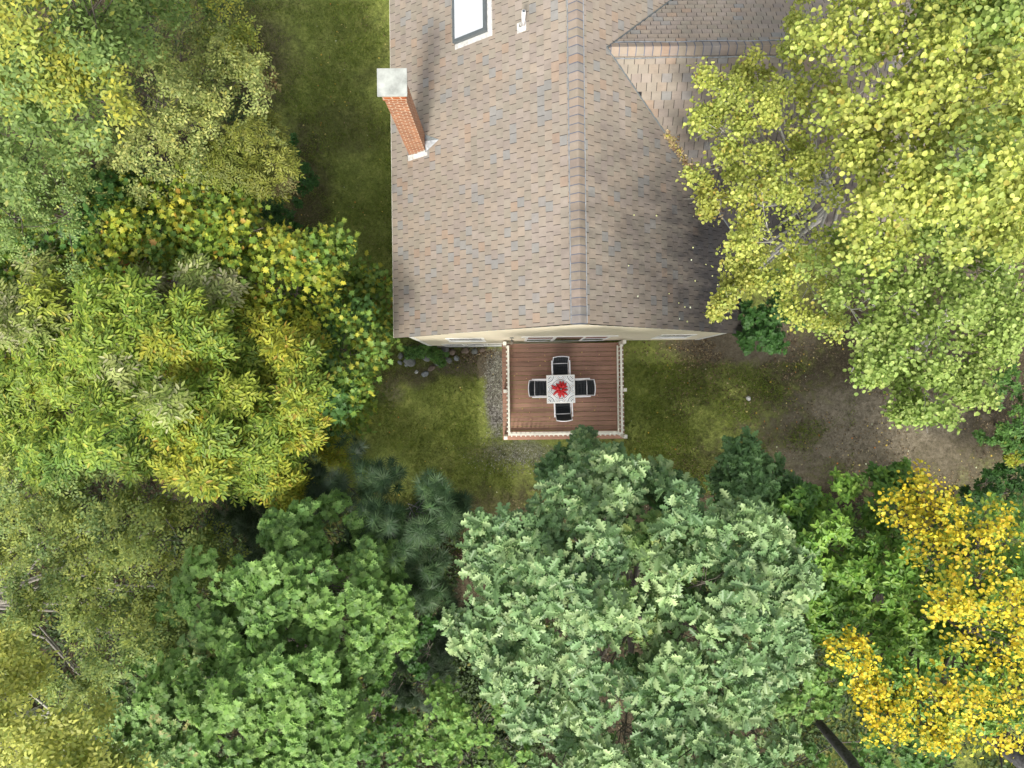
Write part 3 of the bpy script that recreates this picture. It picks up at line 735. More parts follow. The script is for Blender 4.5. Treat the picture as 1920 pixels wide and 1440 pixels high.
# chimney
CX, CY = -2.63, 6.86; CZT = CAMZ-16.05; cw, ch = .25, .23
m = MB(); Z0 = roof_z(CX-cw)-.1
m.box(-cw, -ch, Z0, cw, ch, CZT-.16)
m.box(-cw-.025, -ch-.025, CZT-.42, cw+.025, ch+.025, CZT-.30)
chim = m.build('chimney', M_brick, house); chim.location = (CX-HO.x, CY-HO.y, 0)
chim_off = Vector((CX, CY, 0))
def CB(m, name, mat, bevel=0): return MB.build(m, name, mat, chim, False, bevel)
m = MB(); m.box(-cw-.02, -ch-.02, CZT-.16, cw+.02, ch+.02, CZT-.11); CB(m, 'mortar_crown', M_flashw)
for sx in (-1, 1):
    for sy in (-1, 1):
        m = MB(); m.box(sx*(cw-.06)-.04, sy*(ch-.06)-.04, CZT-.11, sx*(cw-.06)+.04, sy*(ch-.06)+.04, CZT-.05); CB(m, 'cap_support', M_brick)
m = MB(); m.box(-.34, -.315, CZT-.05, .34, .315, CZT); CB(m, 'cap_slab', grain_mat('concrete_cap', lin((164, 167, 160)), .9, .28, 4, 40, .4), .006)
# stepped flashing round the chimney foot
m = MB()
zz = lambda x: roof_z(CX+x)
m.quad((-cw-.05, -ch-.012, zz(-cw-.05)+.02), (cw+.02, -ch-.012, zz(cw+.02)+.02), (cw+.02, -ch-.012, zz(cw+.02)+.17), (.02, -ch-.012, zz(.02)+.16), (.02, -ch-.012, zz(0)+.11), (-cw-.05, -ch-.012, zz(-cw)+.12))
m.quad((-cw-.05, -ch-.14, zz(-cw-.05)+.022), (cw+.06, -ch-.12, zz(cw+.06)+.022), (cw+.06, -ch-.012, zz(cw+.06)+.024), (-cw-.05, -ch-.012, zz(-cw-.05)+.024))
m.quad((cw+.012, -ch-.05, zz(cw)+.0), (cw+.012, ch+.03, zz(cw)+.0), (cw+.012, ch+.03, zz(cw)+.16), (cw+.012, -ch-.05, zz(cw)+.16))
m.quad((-cw-.012, -ch-.012, zz(-cw)-.02), (-cw-.012, ch, zz(-cw)-.02), (-cw-.012, ch, zz(-cw)+.12), (-cw-.012, -ch-.012, zz(-cw)+.12))
CB(m, 'flashing', M_flashw)
m = MB()   # cricket: small saddle behind the chimney on the uphill side
a = (cw, -ch-.02, zz(cw)+.03); b = (cw, ch+.02, zz(cw)+.03); c = (cw+.42, 0, zz(cw+.42)+.03); e = (cw, 0, zz(cw)+.2)
m.quad(a, c, e); m.quad(c, b, e); m.quad(a, e, b)
CB(m, 'saddle', M_flash)

# skylight on the west slope
def on_roof(px, py, side=-1, lift=0):
    "meet the ray of a pixel with the main roof"
    D = 20.0
    for _ in range(30): p = at(px, py, CAMZ-D); D = CAMZ-roof_z(p.x)
    return at(px, py, roof_z(p.x)+lift)
pa = on_roof(852, 85); pb = on_roof(916, 62)
sx0, sx1 = pa.x+.03, pb.x; sy0 = pa.y; sy1 = sy0+1.35
R = Matrix.Translation((sx0, sy0, roof_z(sx0))) @ Matrix.Rotation(-math.atan(SL), 4, 'Y')
wd = (sx1-sx0)/cs; ln = sy1-sy0
m = HB(); b_ = .09
m.box(0, 0, -.02, wd, b_, .13, R); m.box(0, ln-b_, -.02, wd, ln, .13, R); m.box(0, b_, -.02, b_*.7, ln-b_, .13, R); m.box(wd-b_, b_, -.02, wd, ln-b_, .13, R)
sky_o = m.build('skylight', M_darkframe, house, bevel=.006)
m = HB(); m.box(b_*.7, b_, .07, wd-b_, ln-b_, .10, R); m.build('glass', M_skyl, sky_o)
m = HB(); m.box(-.0, -.14, .010, wd+.14, -.002, .022, R); m.box(wd+.002, -.002, .010, wd+.14, ln+.1, .045, R); m.build('flashing', M_flashw, sky_o)
# plumbing vent
pv = on_roof(981, 50)
m = HB(); m.tube([pv+Vector((0, 0, -.05)), pv+Vector((0, 0, .75))], .048, 14); vp = m.build('vent_pipe', M_pvc, house, True)
m = HB(); m.tube([pv+Vector((0, 0, .752)), pv+Vector((0, 0, .756))], .036, 12); m.build('pipe_bore', M_darkframe, vp)
R = Matrix.Translation(pv) @ Matrix.Rotation(-math.atan(SL), 4, 'Y')
m = HB(); m.box(-.18, -.13, .008, .1, .13, .022, R); m.lathe([(.11, .02), (.085, .07), (.052, .1)], 14, R); m.build('flashing', M_flashw, vp)

# ================================================================== the deck
dx0, dx1, dy0, dy1 = -.32, 3.70, -1.85, 1.33
deck = empty('deck', (dx0, dy0, gz(dx0, dy0)), 0, 'red brown timber deck with cream baluster railing on the house back', 'deck')
DO = Vector((dx0, dy0, gz(dx0, dy0)))
def DBuild(m, name, mat, parent=None, bevel=0, smooth=False):
    m.v = [(x-DO.x, y-DO.y, z-DO.z) for x, y, z in m.v]
    return MB.build(m, name, mat, parent or deck, smooth, bevel)
m = MB(); y = dy0; bw = .152; i = 0
while y < dy1-.02:
    c = Vector(lin((160, 122, 101)))*random.uniform(.86, 1.12); c.x *= random.uniform(.97, 1.04)
    e = min(y+bw-.013, dy1); z = DZ+random.uniform(-.0015, .0015)
    m.box(dx0, y, z-.035, dx1, e, z, c=tuple(c)); y += bw
DBuild(m, 'deck_floor', M_deck)
m = MB()
for yy in (dy0+.02,): m.box(dx0+.01, yy, DZ-.27, dx1-.01, yy+.04, DZ-.04, c=lin((132, 84, 70)))
for xx in (dx0+.01, dx1-.05): m.box(xx, dy0+.061, DZ-.27, xx+.04, dy1, DZ-.04, c=lin((132, 84, 70)))
for k in range(1, 9): m.box(dx0+k*.45, dy0+.061, DZ-.25, dx0+k*.45+.04, dy1, DZ-.04, c=lin((110, 84, 60)))
DBuild(m, 'deck_frame', M_deck)
ri = .10   # the rails stand a hand in from the deck edge
RX0, RX1, RY0 = -.11, 3.485, -1.61
RH = .92
def rails(z0, z1, name, wv):
    for (a, b, c_, d_) in ((RX0-wv, RY0-wv, RX0+wv, dy1-.1), (RX1-wv, RY0-wv, RX1+wv, dy1-.1), (RX0+wv+.002, RY0-wv, RX1-wv-.002, RY0+wv)):
        m = MB(); m.box(a, b, z0, c_, d_, z1); DBuild(m, name, M_rail, bevel=.006)
rails(DZ+RH-.045, DZ+RH, 'top_rail', .032)
rails(DZ+.08, DZ+.17, 'bottom_rail', .024)
bal = None
def baluster(x, y):
    global bal
    if bal is None:
        m = MB(); s = .019; m.box(-s, -s, DZ+.02-DO.z, s, s, DZ+RH-.05-DO.z); m.box(-s, -s, DZ+RH-.05-DO.z, s, s, DZ+RH-.05-DO.z+.03)
        bal = MB.build(m, 'baluster', M_rail, deck); o = bal
    else:
        o = bal.copy(); COL.objects.link(o); o.parent = deck
    o.location = (x-DO.x, y-DO.y, 0)
nb = 20
for k in range(nb):
    yy = RY0+.1+k*(dy1-.25-RY0)/(nb-1)
    baluster(RX0-.032-.021, yy); baluster(RX1+.032+.021, yy)
for k in range(24):
    baluster(RX0+.08+k*(RX1-RX0-.16)/23, RY0-.032-.021)
for px_, py_ in ((-.22, -1.72), (3.60, -1.72), (-.22, -.23), (3.60, -.23), (-.22, dy1-.03), (3.60, dy1-.03)):
    m = MB(); s = .055; m.box(px_-s, py_-s, DZ-.3, px_+s, py_+s, DZ+RH-.02)
    po = DBuild(m, 'post', M_rail, bevel=.004)
for px_, py_ in ((dx0+.12, dy0+.15), (dx1-.12, dy0+.15), (1.7, dy0+.15), (dx0+.12, -.2)):
    m = MB(); s = .06; m.box(px_-s, py_-s, gz(px_, py_)-.1, px_+s, py_+s, DZ-.28)
    DBuild(m, 'support_post', M_bark)

# ================================================================== table, chairs, centrepiece
tc_ = at(1051.5, 729.5, DZ+.74); TX, TY = tc_.x, tc_.y
table = empty('table', (TX, TY, DZ), .012, 'square white mosaic topped patio table in the middle of the deck', 'table')
hs = .455
m = MB(); m.box(-hs, -hs, .705, hs, hs, .735); m.build('tabletop', M_white, table, bevel=.006)
M_mos = grain_mat('pale_mosaic', lin((240, 242, 240)), .45, .06, 40, 90, .2)
m = MB(); m.box(-hs+.028, -hs+.028, .736, hs-.028, hs-.028, .740); m.build('mosaic_panel', M_mos, table)
m = MB()
dk = lin((54, 62, 76)); gy = lin((150, 156, 166)); lt = lin((186, 172, 160))
zt = .7415
def pc(x, y, a, l, wv, c):
    l *= 1.25; wv *= 1.5
    if abs(x) > hs-.04 or abs(y) > hs-.04: return
    ca, sa = math.cos(a), math.sin(a)
    m.quad(*[(x+ca*i*l-sa*j*wv, y+sa*i*l+ca*j*wv, zt) for i, j in ((-1, -1), (1, -1), (1, 1), (-1, 1))], c=c)
def ringm(cx, cy, r, n, l, wv, c, ph=0):
    for k in range(n):
        a = 2*PI*k/n+ph; pc(cx+r*math.cos(a), cy+r*math.sin(a), a+PI/2, l, wv, c)
for sx in (-1, 0, 1):
    for sy in (-1, 0, 1):
        X_, Y_ = sx*(hs-.03), sy*(hs-.03)
        if sx == 0 and sy == 0:
            ringm(0, 0, .30, 40, .011, .007, dk); ringm(0, 0, .25, 60, .012, .003, gy); ringm(0, 0, .20, 30, .009, .006, dk, .1)
        elif sx == 0 or sy == 0:
            ringm(X_, Y_, .16, 44, .010, .0035, gy); ringm(X_, Y_, .115, 30, .011, .006, lt); ringm(X_, Y_, .07, 16, .01, .006, gy); ringm(X_, Y_, .205, 26, .009, .0055, gy, .05)
        else:
            ringm(X_, Y_, .20, 40, .010, .007, dk); ringm(X_, Y_, .15, 44, .010, .0035, gy); ringm(X_, Y_, .10, 20, .011, .007, dk); ringm(X_, Y_, .05, 10, .01, .006, lt)
m.build('mosaic_inlay', attr_mat('mosaic_tile', .4, .1, 20, 90, .1), table)
for sx in (-1, 1):
    for sy in (-1, 1):
        m = MB(); m.tube([(sx*.40, sy*.40, .705), (sx*.40, sy*.40, 0)], .022, 8); m.build('leg', M_alu, table)
m = MB()
for s in (-1, 1): m.box(-.4, s*.40-.01, .66, .4, s*.40+.01, .704); m.box(s*.40-.01, -.38, .66, s*.40+.01, .38, .704)
m.build('apron', M_alu, table)

M_red = grain_mat('red_petal', lin((206, 32, 36)), .4, .25, 20, 60, .15)
cp = empty('centrepiece', (TX, TY, DZ+.742), .3, 'red star shaped cluster of petals round a grey knob on the mosaic tabletop', 'centrepiece')
def petal(a, L, wv, el, z0, r0=.015):
    m = MB(); d = Vector((math.cos(a)*math.cos(el), math.sin(a)*math.cos(el), math.sin(el)))
    pts = []; rad = []
    for i in range(7):
        t = i/6; p = Vector((0, 0, z0))+d*(r0+L*t)+Vector((0, 0, -.05*t*t))+Vector((-math.sin(a), math.cos(a), 0))*.02*math.sin(t*3+a*3)
        p.z = max(p.z, .012); pts.append(p); rad.append(wv*(.55+1.0*math.sin(PI*min(1, t*.8+.1)))*(1 if i < 6 else .35))
    m.tube(pts, rad, 8); m.build('petal', M_red, cp, True)
for k in range(13): petal(2*PI*k/13+random.uniform(-.12, .12), random.uniform(.25, .32) if k % 4 else .22, .024, .12, .03)
for k in range(9): petal(2*PI*k/9+.2+random.uniform(-.1, .1), random.uniform(.15, .21), .025, .4, .06)
m = MB(); m.lathe([(0.0, .0), (.03, 0), (.022, .05), (.03, .10), (.034, .125), (.028, .145), (0, .15)], 14); m.build('knob', grain_mat('grey_knob', (.2, .18, .18), .5, .3, 30), cp, True)

def make_chair():
    "local: the seat looks along +y (towards the table), back at -y; origin on the deck"
    t = empty('patio_chair')
    W = .25
    m = MB()   # seat frame tubes
    for s in (-1, 1): m.tube([(s*W, .27, .42), (s*W, -.20, .40)], .014, 8)
    m.tube([(-W, .27, .42), (W, .27, .42)], .014, 8); m.tube([(-W, -.20, .40), (W, -.20, .40)], .014, 8)
    m.build('seat_frame', M_alu, t, True)
    m = MB(); n = 8
    for i in range(n):
        for j in range(4):
            def P(a, b):
                x = -W+.012+(2*W-.024)*a/n; y = -.19+.45*b/4; return (x, y, .405+.02*b/4-.03*math.sin(PI*a/n))
            m.quad(P(i, j), P(i+1, j), P(i+1, j+1), P(i, j+1))
    o = m.build('seat', M_sling, t, True); sm = o.modifiers.new('s', 'SOLIDIFY'); sm.thickness = .006
    # backrest leaning outwards, curved top rail
    def B(u, h):   # u -1..1, h 0..1
        return Vector((u*W*(1-.0*h), -.21-.17*h-.025*(1-u*u)*(.3+h), .42+.50*h))
    m = MB()
    for s in (-1, 1): m.tube([B(s, 0)+Vector((0, .01, -.03)), B(s, .5), B(s, 1), B(s, 1.03)], .014, 8)
    m.tube([B(-1+2*k/10, 1)+Vector((0, 0, .03*(1-(-1+2*k/10)**2))) for k in range(11)], .015, 8)
    m.build('back_frame', M_alu, t, True)
    m = MB(); 
    for i in range(8):
        for j in range(5):
            P = lambda a, b: tuple(B((-1+2*a/8)*.95, b/5)+Vector((0, 0, .03*(b/5)*(1-(-1+2*a/8)**2))))
            m.quad(P(i, j), P(i+1, j), P(i+1, j+1), P(i, j+1))
    o = m.build('backrest', M_sling, t, True); sm = o.modifiers.new('s', 'SOLIDIFY'); sm.thickness = .006
    for s in (-1, 1):
        m = MB(); m.box(s*(W+.035)-.022, -.29, .635, s*(W+.035)+.022, .24, .655); m.build('armrest', M_alu, t, bevel=.006)
        m = MB(); m.tube([(s*(W+.03), .20, .636), (s*(W+.03), .24, .40), (s*(W+.03), .26, 0)], .013, 8); m.build('leg', M_alu, t, True)
        m = MB(); m.tube([(s*(W+.02), -.24, .636), (s*(W+.02), -.24, .40), (s*(W+.02), -.32, 0)], .013, 8); m.build('leg', M_alu, t, True)
    return t
ch0 = make_chair()
seats = (((1051, 693), PI, 'white framed black sling chair between the table and the house door'),
         ((1055.5, 764.5), 0, 'white framed black sling chair on the tree side of the table'),
         ((1014, 728), -PI/2, 'white framed black sling chair on the gravel side of the table, nearest the rocks'),
         ((1089, 727), PI/2, 'white framed black sling chair on the side of the table facing the brown bare yard'))
for i, ((px, py), rz, lab) in enumerate(seats):
    o = ch0 if i == 0 else copy_tree(ch0)
    p = at(px, py, DZ+.45); o.location = (p.x, p.y, DZ); o.rotation_euler.z = rz+(.02, .03, .0, .03)[i]
    tag(o, lab, 'chair', 'patio chairs round the table')

# ================================================================== small ground things
rockdata = [(752, 667, .20, 0), (750, 680, .16, 1), (762, 684, .14, 1), (768, 677, .34, 0), (801, 668, .30, 0), (781, 697, .13, 2), (797, 701, .18, 1), (810, 690, .2, 3), (820, 682, .16, 0),
            (842, 675, .22, 0), (856, 671, .20, 1), (848, 660, .20, 3), (873, 658, .22, 3), (890, 659, .18, 0), (835, 655, .24, 0), (905, 656, .15, 3), (1403, 747, .17, 2)]
rcol = [grain_mat('grey_stone', (.17, .175, .16), .85, .35, 7, 30, .6), grain_mat('blue_grey_stone', (.24, .26, .27), .8, .25, 7, 30, .5),
        grain_mat('white_stone', (.52, .51, .49), .7, .15, 7, 30, .4), grain_mat('brown_stone', (.19, .145, .11), .85, .4, 7, 30, .6)]
rlab = ['flat mossy stone at the far left of the rock bed', 'small round stone just below the leftmost flat stone', 'bluish round stone beside the green plants',
        'largest slanted slab in the rock bed', 'angular grey slab touching the green plants by the wall', 'small white oval stone at the bed\'s lower edge',
        'pale blue round stone lowest in the rock bed', 'long brown stone lying at the lower edge of the bed', 'small stone between brown stone and wall plants',
        'grey stone midway along the foundation, on the grass side', 'dark blue-grey stone right of the midway stone', 'brown stone against the foundation under the first low window',
        'brown stone against the foundation under the middle low window', 'grey stone under the last low window', 'grey stone half under the leftmost low window', 'small brown stone at the gravel edge by the deck',
        'lone pale stone in the lawn of the brown yard']
for i, ((px, py, r, c), lab) in enumerate(zip(rockdata, rlab)):
    p = at(px, py, 0 if px < 1200 else 2.6); r *= 1.15 if px < 1200 else 1; bm = bmesh.new(); bmesh.ops.create_icosphere(bm, subdivisions=3, radius=1)
    rr = random.Random(i*3+1); ax, ay, az = r*rr.uniform(.85, 1.25)*.62, r*rr.uniform(.7, 1)*.62, r*rr.uniform(.35, .5)
    ph = [rr.uniform(0, 6) for _ in range(6)]
    pls = [(Vector((rr.gauss(0, 1), rr.gauss(0, 1), rr.gauss(0, .8))).normalized(), rr.uniform(.62, .85)) for _ in range(7)]
    for v in bm.verts:
        q = v.co.copy()
        for nn_, dd_ in pls:
            e = q.dot(nn_)-dd_
            if e > 0: q -= nn_*e*.9
        q *= 1+.05*math.sin(q.x*5+ph[0])*math.sin(q.y*6+ph[1])+.03*math.sin(q.z*9+ph[2])
        v.co = Vector((q.x*ax, q.y*ay, q.z*az))
    me = bpy.data.meshes.new('rock'); bm.to_mesh(me); bm.free()
    for f in me.polygons: f.use_smooth = True
    o = link('rock', me, rcol[c]); o.location = (p.x, p.y, gz(p.x, p.y)+az*.25); o.rotation_euler = (0, rr.uniform(-.2, .2), rr.uniform(0, 3))
    tag(o, lab, 'rock', 'rocks round the house')

def scatter_ground(n, fn):
    xy = fn(n); z = ground_z(xy[:, 0], xy[:, 1])
    return np.stack([xy[:, 0], xy[:, 1], z], -1)
def in_house(p): return (p[:, 0] > XWL-.02) & (p[:, 0] < XWR+.02) & (p[:, 1] > YW-.03)
def pxbox(n, x0, y0, x1, y1, z):
    a = at(x0, y1, z); b = at(x1, y0, z)
    return np.stack([rng.uniform(min(a.x, b.x), max(a.x, b.x), n), rng.uniform(min(a.y, b.y), max(a.y, b.y), n)], -1)
def pxblob(n, x, y, rx, ry, z):
    a = at(x, y, z); k = (CAMZ-z)/F
    return np.stack([rng.normal(a.x, rx*k*.5, n), rng.normal(a.y, ry*k*.5, n)], -1)
def flat_leaves(name, pts, tmpl, smin, smax, pal, label, cat, lift=.012, tilt=.25, mat=None, kind='stuff', zadd=None):
    n = len(pts); a = rng.uniform(0, 2*PI, n); d = np.stack([np.cos(a), np.sin(a), rng.normal(0, tilt*.5, n)], -1)
    nn = norm(UP+rng.normal(0, tilt, (n, 3))); pts = pts.copy(); pts[:, 2] += lift*rng.uniform(.6, 1.8, n)
    o = leaf_mesh(name, tmpl, pts, d, nn, rng.uniform(smin, smax, n), (palette(pal, n)*rng.uniform(.75, 1.2, (n, 1))).astype(np.float32), mat or M_leaf)
    return tag(o, label, cat, kind=kind)
# grass blades
gp = np.concatenate([pxbox(70000, 380, 0, 800, 700, 0), pxbox(42000, 640, 640, 960, 1040, 0), pxbox(60000, 1170, 630, 1600, 930, 2.6)])
g3 = np.stack([gp[:, 0], gp[:, 1], ground_z(gp[:, 0], gp[:, 1])], -1)
den = np.sin(g3[:, 0]*2.1+np.sin(g3[:, 1]*1.7)*1.4)*np.sin(g3[:, 1]*2.4+g3[:, 0]*.6)
rightfade = np.clip((g3[:, 0]-6.0)/3.0, 0, 1)
keep = (~in_house(g3)) & (rng.uniform(-1, 1, len(g3)) < den+.55-1.3*rightfade)
gr = at(925, 735, 0); keep &= ~((abs(g3[:, 0]-gr.x) < .55) & (abs(g3[:, 1]-gr.y) < 1.7))
keep &= ~((g3[:, 0] > 3.5) & (g3[:, 1] > 0.6))
g3 = g3[keep]; n = len(g3); a = rng.uniform(0, 2*PI, n)
d = np.stack([np.cos(a)*.8, np.sin(a)*.8, rng.uniform(.35, 1.3, n)], -1)
tone = (.8+.35*np.clip(den[keep], -1, 1))[:, None]
o = leaf_mesh('grass', 'blade', g3, d, norm(rng.normal(0, 1, (n, 3))), rng.uniform(.07, .17, n),
              (palette([((98, 118, 46), 5), ((120, 132, 56), 3), ((78, 100, 42), 3), ((152, 144, 88), .8)], n)*tone).astype(np.float32), M_leaf)
tag(o, 'short uneven grass of the lawn', 'grass', kind='stuff')
# brown leaf litter on the yard and the woodland floor
lp = np.concatenate([pxblob(1500, 1375, 655, 130, 40, 2.6), pxblob(900, 1330, 690, 300, 90, 2.6), pxbox(5200, 1250, 640, 1920, 980, 2.6), pxblob(1500, 1330, 950, 260, 60, 2.6),
                     pxbox(500, 380, 0, 740, 640, 0), pxblob(2500, 840, 1080, 80, 130, 0), pxblob(900, 880, 662, 150, 20, 0), pxbox(6000, -100, 950, 2000, 1500, .5), pxblob(800, 950, 980, 140, 60, 0)])
l3 = np.stack([lp[:, 0], lp[:, 1], ground_z(lp[:, 0], lp[:, 1])], -1); l3 = l3[~in_house(l3)]
flat_leaves('leaf_litter', l3, 'ovate', .04, .085, [((126, 102, 76), 5), ((150, 126, 96), 3), ((84, 64, 46), 5), ((172, 150, 118), 1)], 'dry brown leaves strewn over bare soil', 'leaf litter')
lp = np.concatenate([pxbox(260, 1180, 640, 1900, 980, 2.6), pxblob(90, 1520, 900, 160, 60, 2.6), pxbox(110, 560, 0, 735, 640, 0), pxbox(60, 660, 660, 930, 950, 0)])
l3 = np.stack([lp[:, 0], lp[:, 1], ground_z(lp[:, 0], lp[:, 1])], -1); l3 = l3[~in_house(l3)]
flat_leaves('fallen_leaves', l3, 'round', .03, .07, [((214, 176, 66), 4), ((222, 196, 120), 3), ((206, 126, 50), 1.5), ((206, 200, 170), 1.5)], 'fallen yellow and pale leaves dotting the lawn', 'fallen leaves')
dl = np.stack([rng.uniform(RX0+.1, RX1-.1, 75), rng.uniform(dy0+.2, dy1-.05, 75)], -1)
d3 = np.stack([dl[:, 0], dl[:, 1], np.full(75, DZ+.003)], -1)
flat_leaves('fallen_leaves', d3, 'ovate', .025, .07, [((214, 176, 106), 4), ((196, 150, 110), 3)], 'tiny pale leaves lying on the deck boards', 'fallen leaves', .004, .1)
# gravel chips
gp_ = np.concatenate([pxblob(1, 925, 735, 1, 1, 0), np.stack([gr.x+.16+rng.normal(0, .22, 5200), rng.uniform(gr.y-1.8, gr.y+1.3, 5200)+rng.normal(0, .15, 5200)], -1), pxblob(1500, 965, 860, 80, 28, .2)])
g3 = np.stack([gp_[:, 0], gp_[:, 1], ground_z(gp_[:, 0], gp_[:, 1])], -1)
flat_leaves('gravel', g3, 'lance', .03, .075, [((140, 132, 120), 5), ((180, 174, 164), 2), ((110, 102, 92), 4)], 'grey stone chips beside and below the deck', 'gravel', .02, .7, rcol[0] if False else leaf_mat('stone_chip', .9, .2, 0.0))
# leaves lodged in the roof valley and dotted over the shaded slope
vp_ = []
for k in range(520):
    t_ = 4.2+abs(random.gauss(0, 1))*.75; 
    if t_ > 6.7: continue
    x = t_+random.gauss(0, .05); y = crossY-(t_-XI)+random.gauss(0, .05); vp_.append((x, y, max(roof_z(x), crossZ-SL*abs(y-crossY))+.03+random.uniform(0, .03)))
flat_leaves('leaf_litter', np.array(vp_), 'ovate', .05, .1, [((176, 146, 110), 4), ((196, 170, 130), 3), ((190, 176, 70), 1.5), ((130, 100, 74), 2)], 'dry leaves caught in the roof valley', 'leaf litter', .01, .6)
vp_ = []
for k in range(26):
    x = random.uniform(3.0, 6.7); y = random.uniform(1.6, 4.6); vp_.append((x, y, roof_z(x)+.016))
flat_leaves('fallen_leaves', np.array(vp_), 'round', .025, .06, [((222, 216, 150), 4), ((230, 228, 200), 3)], 'pale leaves on the shaded roof slope', 'fallen leaves', .004, .1)
# undergrowth on the woodland floor
ug = np.concatenate([pxbox(2600, -200, 960, 860, 1560, 0), pxbox(800, 860, 1230, 1000, 1560, .5), pxbox(420, 1000, 980, 1500, 1560, 1.8), pxbox(900, 1430, 940, 2050, 1560, 2.6), pxbox(900, -200, -100, 480, 960, 0), pxbox(120, 480, 560, 640, 960, 0)])
hgt = rng.uniform(.1, .9, len(ug)); k_ = 9
b3 = np.stack([ug[:, 0], ug[:, 1], ground_z(ug[:, 0], ug[:, 1])+hgt], -1)
P3 = np.repeat(b3, k_*2, 0)+rng.normal(0, .16, (len(ug)*k_*2, 3)); n = len(P3)
a = rng.uniform(0, 2*PI, n); d = np.stack([np.cos(a), np.sin(a), rng.uniform(-.3, .4, n)], -1)
o = leaf_mesh('undergrowth', 'ovate', P3, d, norm(UP+rng.normal(0, .35, (n, 3))), rng.uniform(.10, .2, n),
              (palette([((54, 76, 34), 5), ((66, 88, 38), 3), ((44, 62, 32), 4), ((96, 98, 44), .6)], n)*rng.uniform(.7, 1.2, (n, 1))).astype(np.float32), M_leaf)
tag(o, 'low dark undergrowth filling the gaps between the trees', 'undergrowth', kind='stuff')
# fallen twigs and trunks
def log(pts, r0, r1, label, mat=M_darkbark, name='fallen_log'):
    m = MB(); P = [Vector(p) for p in pts]; c = P[0].copy()
    m.tube([p-c for p in P], [r0+(r1-r0)*i/(len(P)-1) for i in range(len(P))], 10)
    for k in range(3):
        i = random.randrange(1, len(P)); q = P[i].lerp(P[i-1], random.random())-c; d_ = Vector((random.gauss(0, 1), random.gauss(0, 1), random.uniform(0, 1))).normalized()
        m.tube([q, q+d_*r0*1.6, q+d_*r0*random.uniform(2.2, 5)+Vector((.05, 0, .05))], [r0*.3, r0*.18, .008], 5)
    o = m.build(name, mat, None, True); o.location = c; return tag(o, label, 'log' if name == 'fallen_log' else 'branch')

# ================================================================== trees
tree('locust_tree', 'tall feathery pale green tree in the far upper left corner with yellow tips', 'tree', 'locust', 10.0,
     [(40, 60, 120, 'locustyellow'), (-80, 60, 120, 'locustyellow'), (160, 30, 100), (280, 40, 80, 'locustgreen'), (110, 170, 90, 'locustyellow'), (30, 240, 100, 'locustgreen'), (200, 120, 80), (-60, 200, 120), (100, -90, 120), (260, -60, 100)],
     'locustgreen', D1=13.5, dome=1.5, size_k=1.25)
tree('locust_tree', 'pale grey green fine leaved tree reaching over the lawn from the upper left', 'tree', 'locust', 12.6,
     [(350, 120, 80), (430, 160, 60), (300, 190, 90, 'locust'), (400, 250, 80), (220, 240, 80), (460, 250, 36), (130, 260, 70, 'locustgreen'), (290, 290, 75), (160, 340, 70), (420, 60, 60, 'locustyellow'), (350, 20, 70, 'locustgreen'), (60, 350, 70, 'locustgreen'), (440, 120, 30, 'locustyellow')],
     'locust', D1=18.0, dome=1.6)
tree('locust_tree', 'narrow dark green fine leaved tree at the left edge below the pale ones', 'tree', 'locust', 14.5,
     [(30, 330, 90, 'locustgreen'), (-60, 350, 100, 'locustgreen'), (120, 400, 80), (20, 410, 70), (230, 380, 50)], 'locustgreen', D1=18.0, dome=1.2)
tree('shrub', 'olive yellow shrub poking out under the pale tree at the lawn edge', 'shrub', 'ash', 18.5,
     [(460, 300, 52, 'olive'), (500, 270, 34, 'olive'), (420, 320, 44, 'olive'), (510, 320, 26, 'brown')], 'olive', dome=.8, size_k=.9)
tree('maple_tree', 'broad green maple with yellow tinted leaves stretching towards the eave', 'tree', 'vine', 15.0,
     [(60, 450, 90), (-50, 460, 110), (170, 430, 90, 'vinegreen'), (280, 390, 80, 'vinegreen'), (300, 450, 80, 'vineyellow'), (390, 420, 70, 'vineyellow'), (440, 350, 40, 'vine'), (470, 440, 60, 'vineyellow'), (520, 480, 60, 'vineyellow'), (590, 500, 42, 'vineyellow'), (628, 470, 22),
      (560, 540, 70, 'vineyellow'), (640, 540, 52, 'vine', 17.4), (700, 560, 30, 'vine', 17.4), (620, 600, 70, 'vinegreen'), (690, 615, 36, None, 17.4), (560, 620, 60, 'vinegreen'), (640, 670, 62), (690, 680, 20, None, 17.4), (620, 730, 56, 'vinegreen'), (660, 765, 32, 'vine', 17.4), (580, 700, 55, 'vinegreen'),
      (600, 790, 30, 'vinegreen'), (430, 520, 60), (350, 510, 70), (240, 500, 60), (272, 505, 22, 'red'), (130, 500, 70), (20, 540, 60, 'vinegreen')],
     'vine', D1=18.5, dome=2.0, size_k=.95)
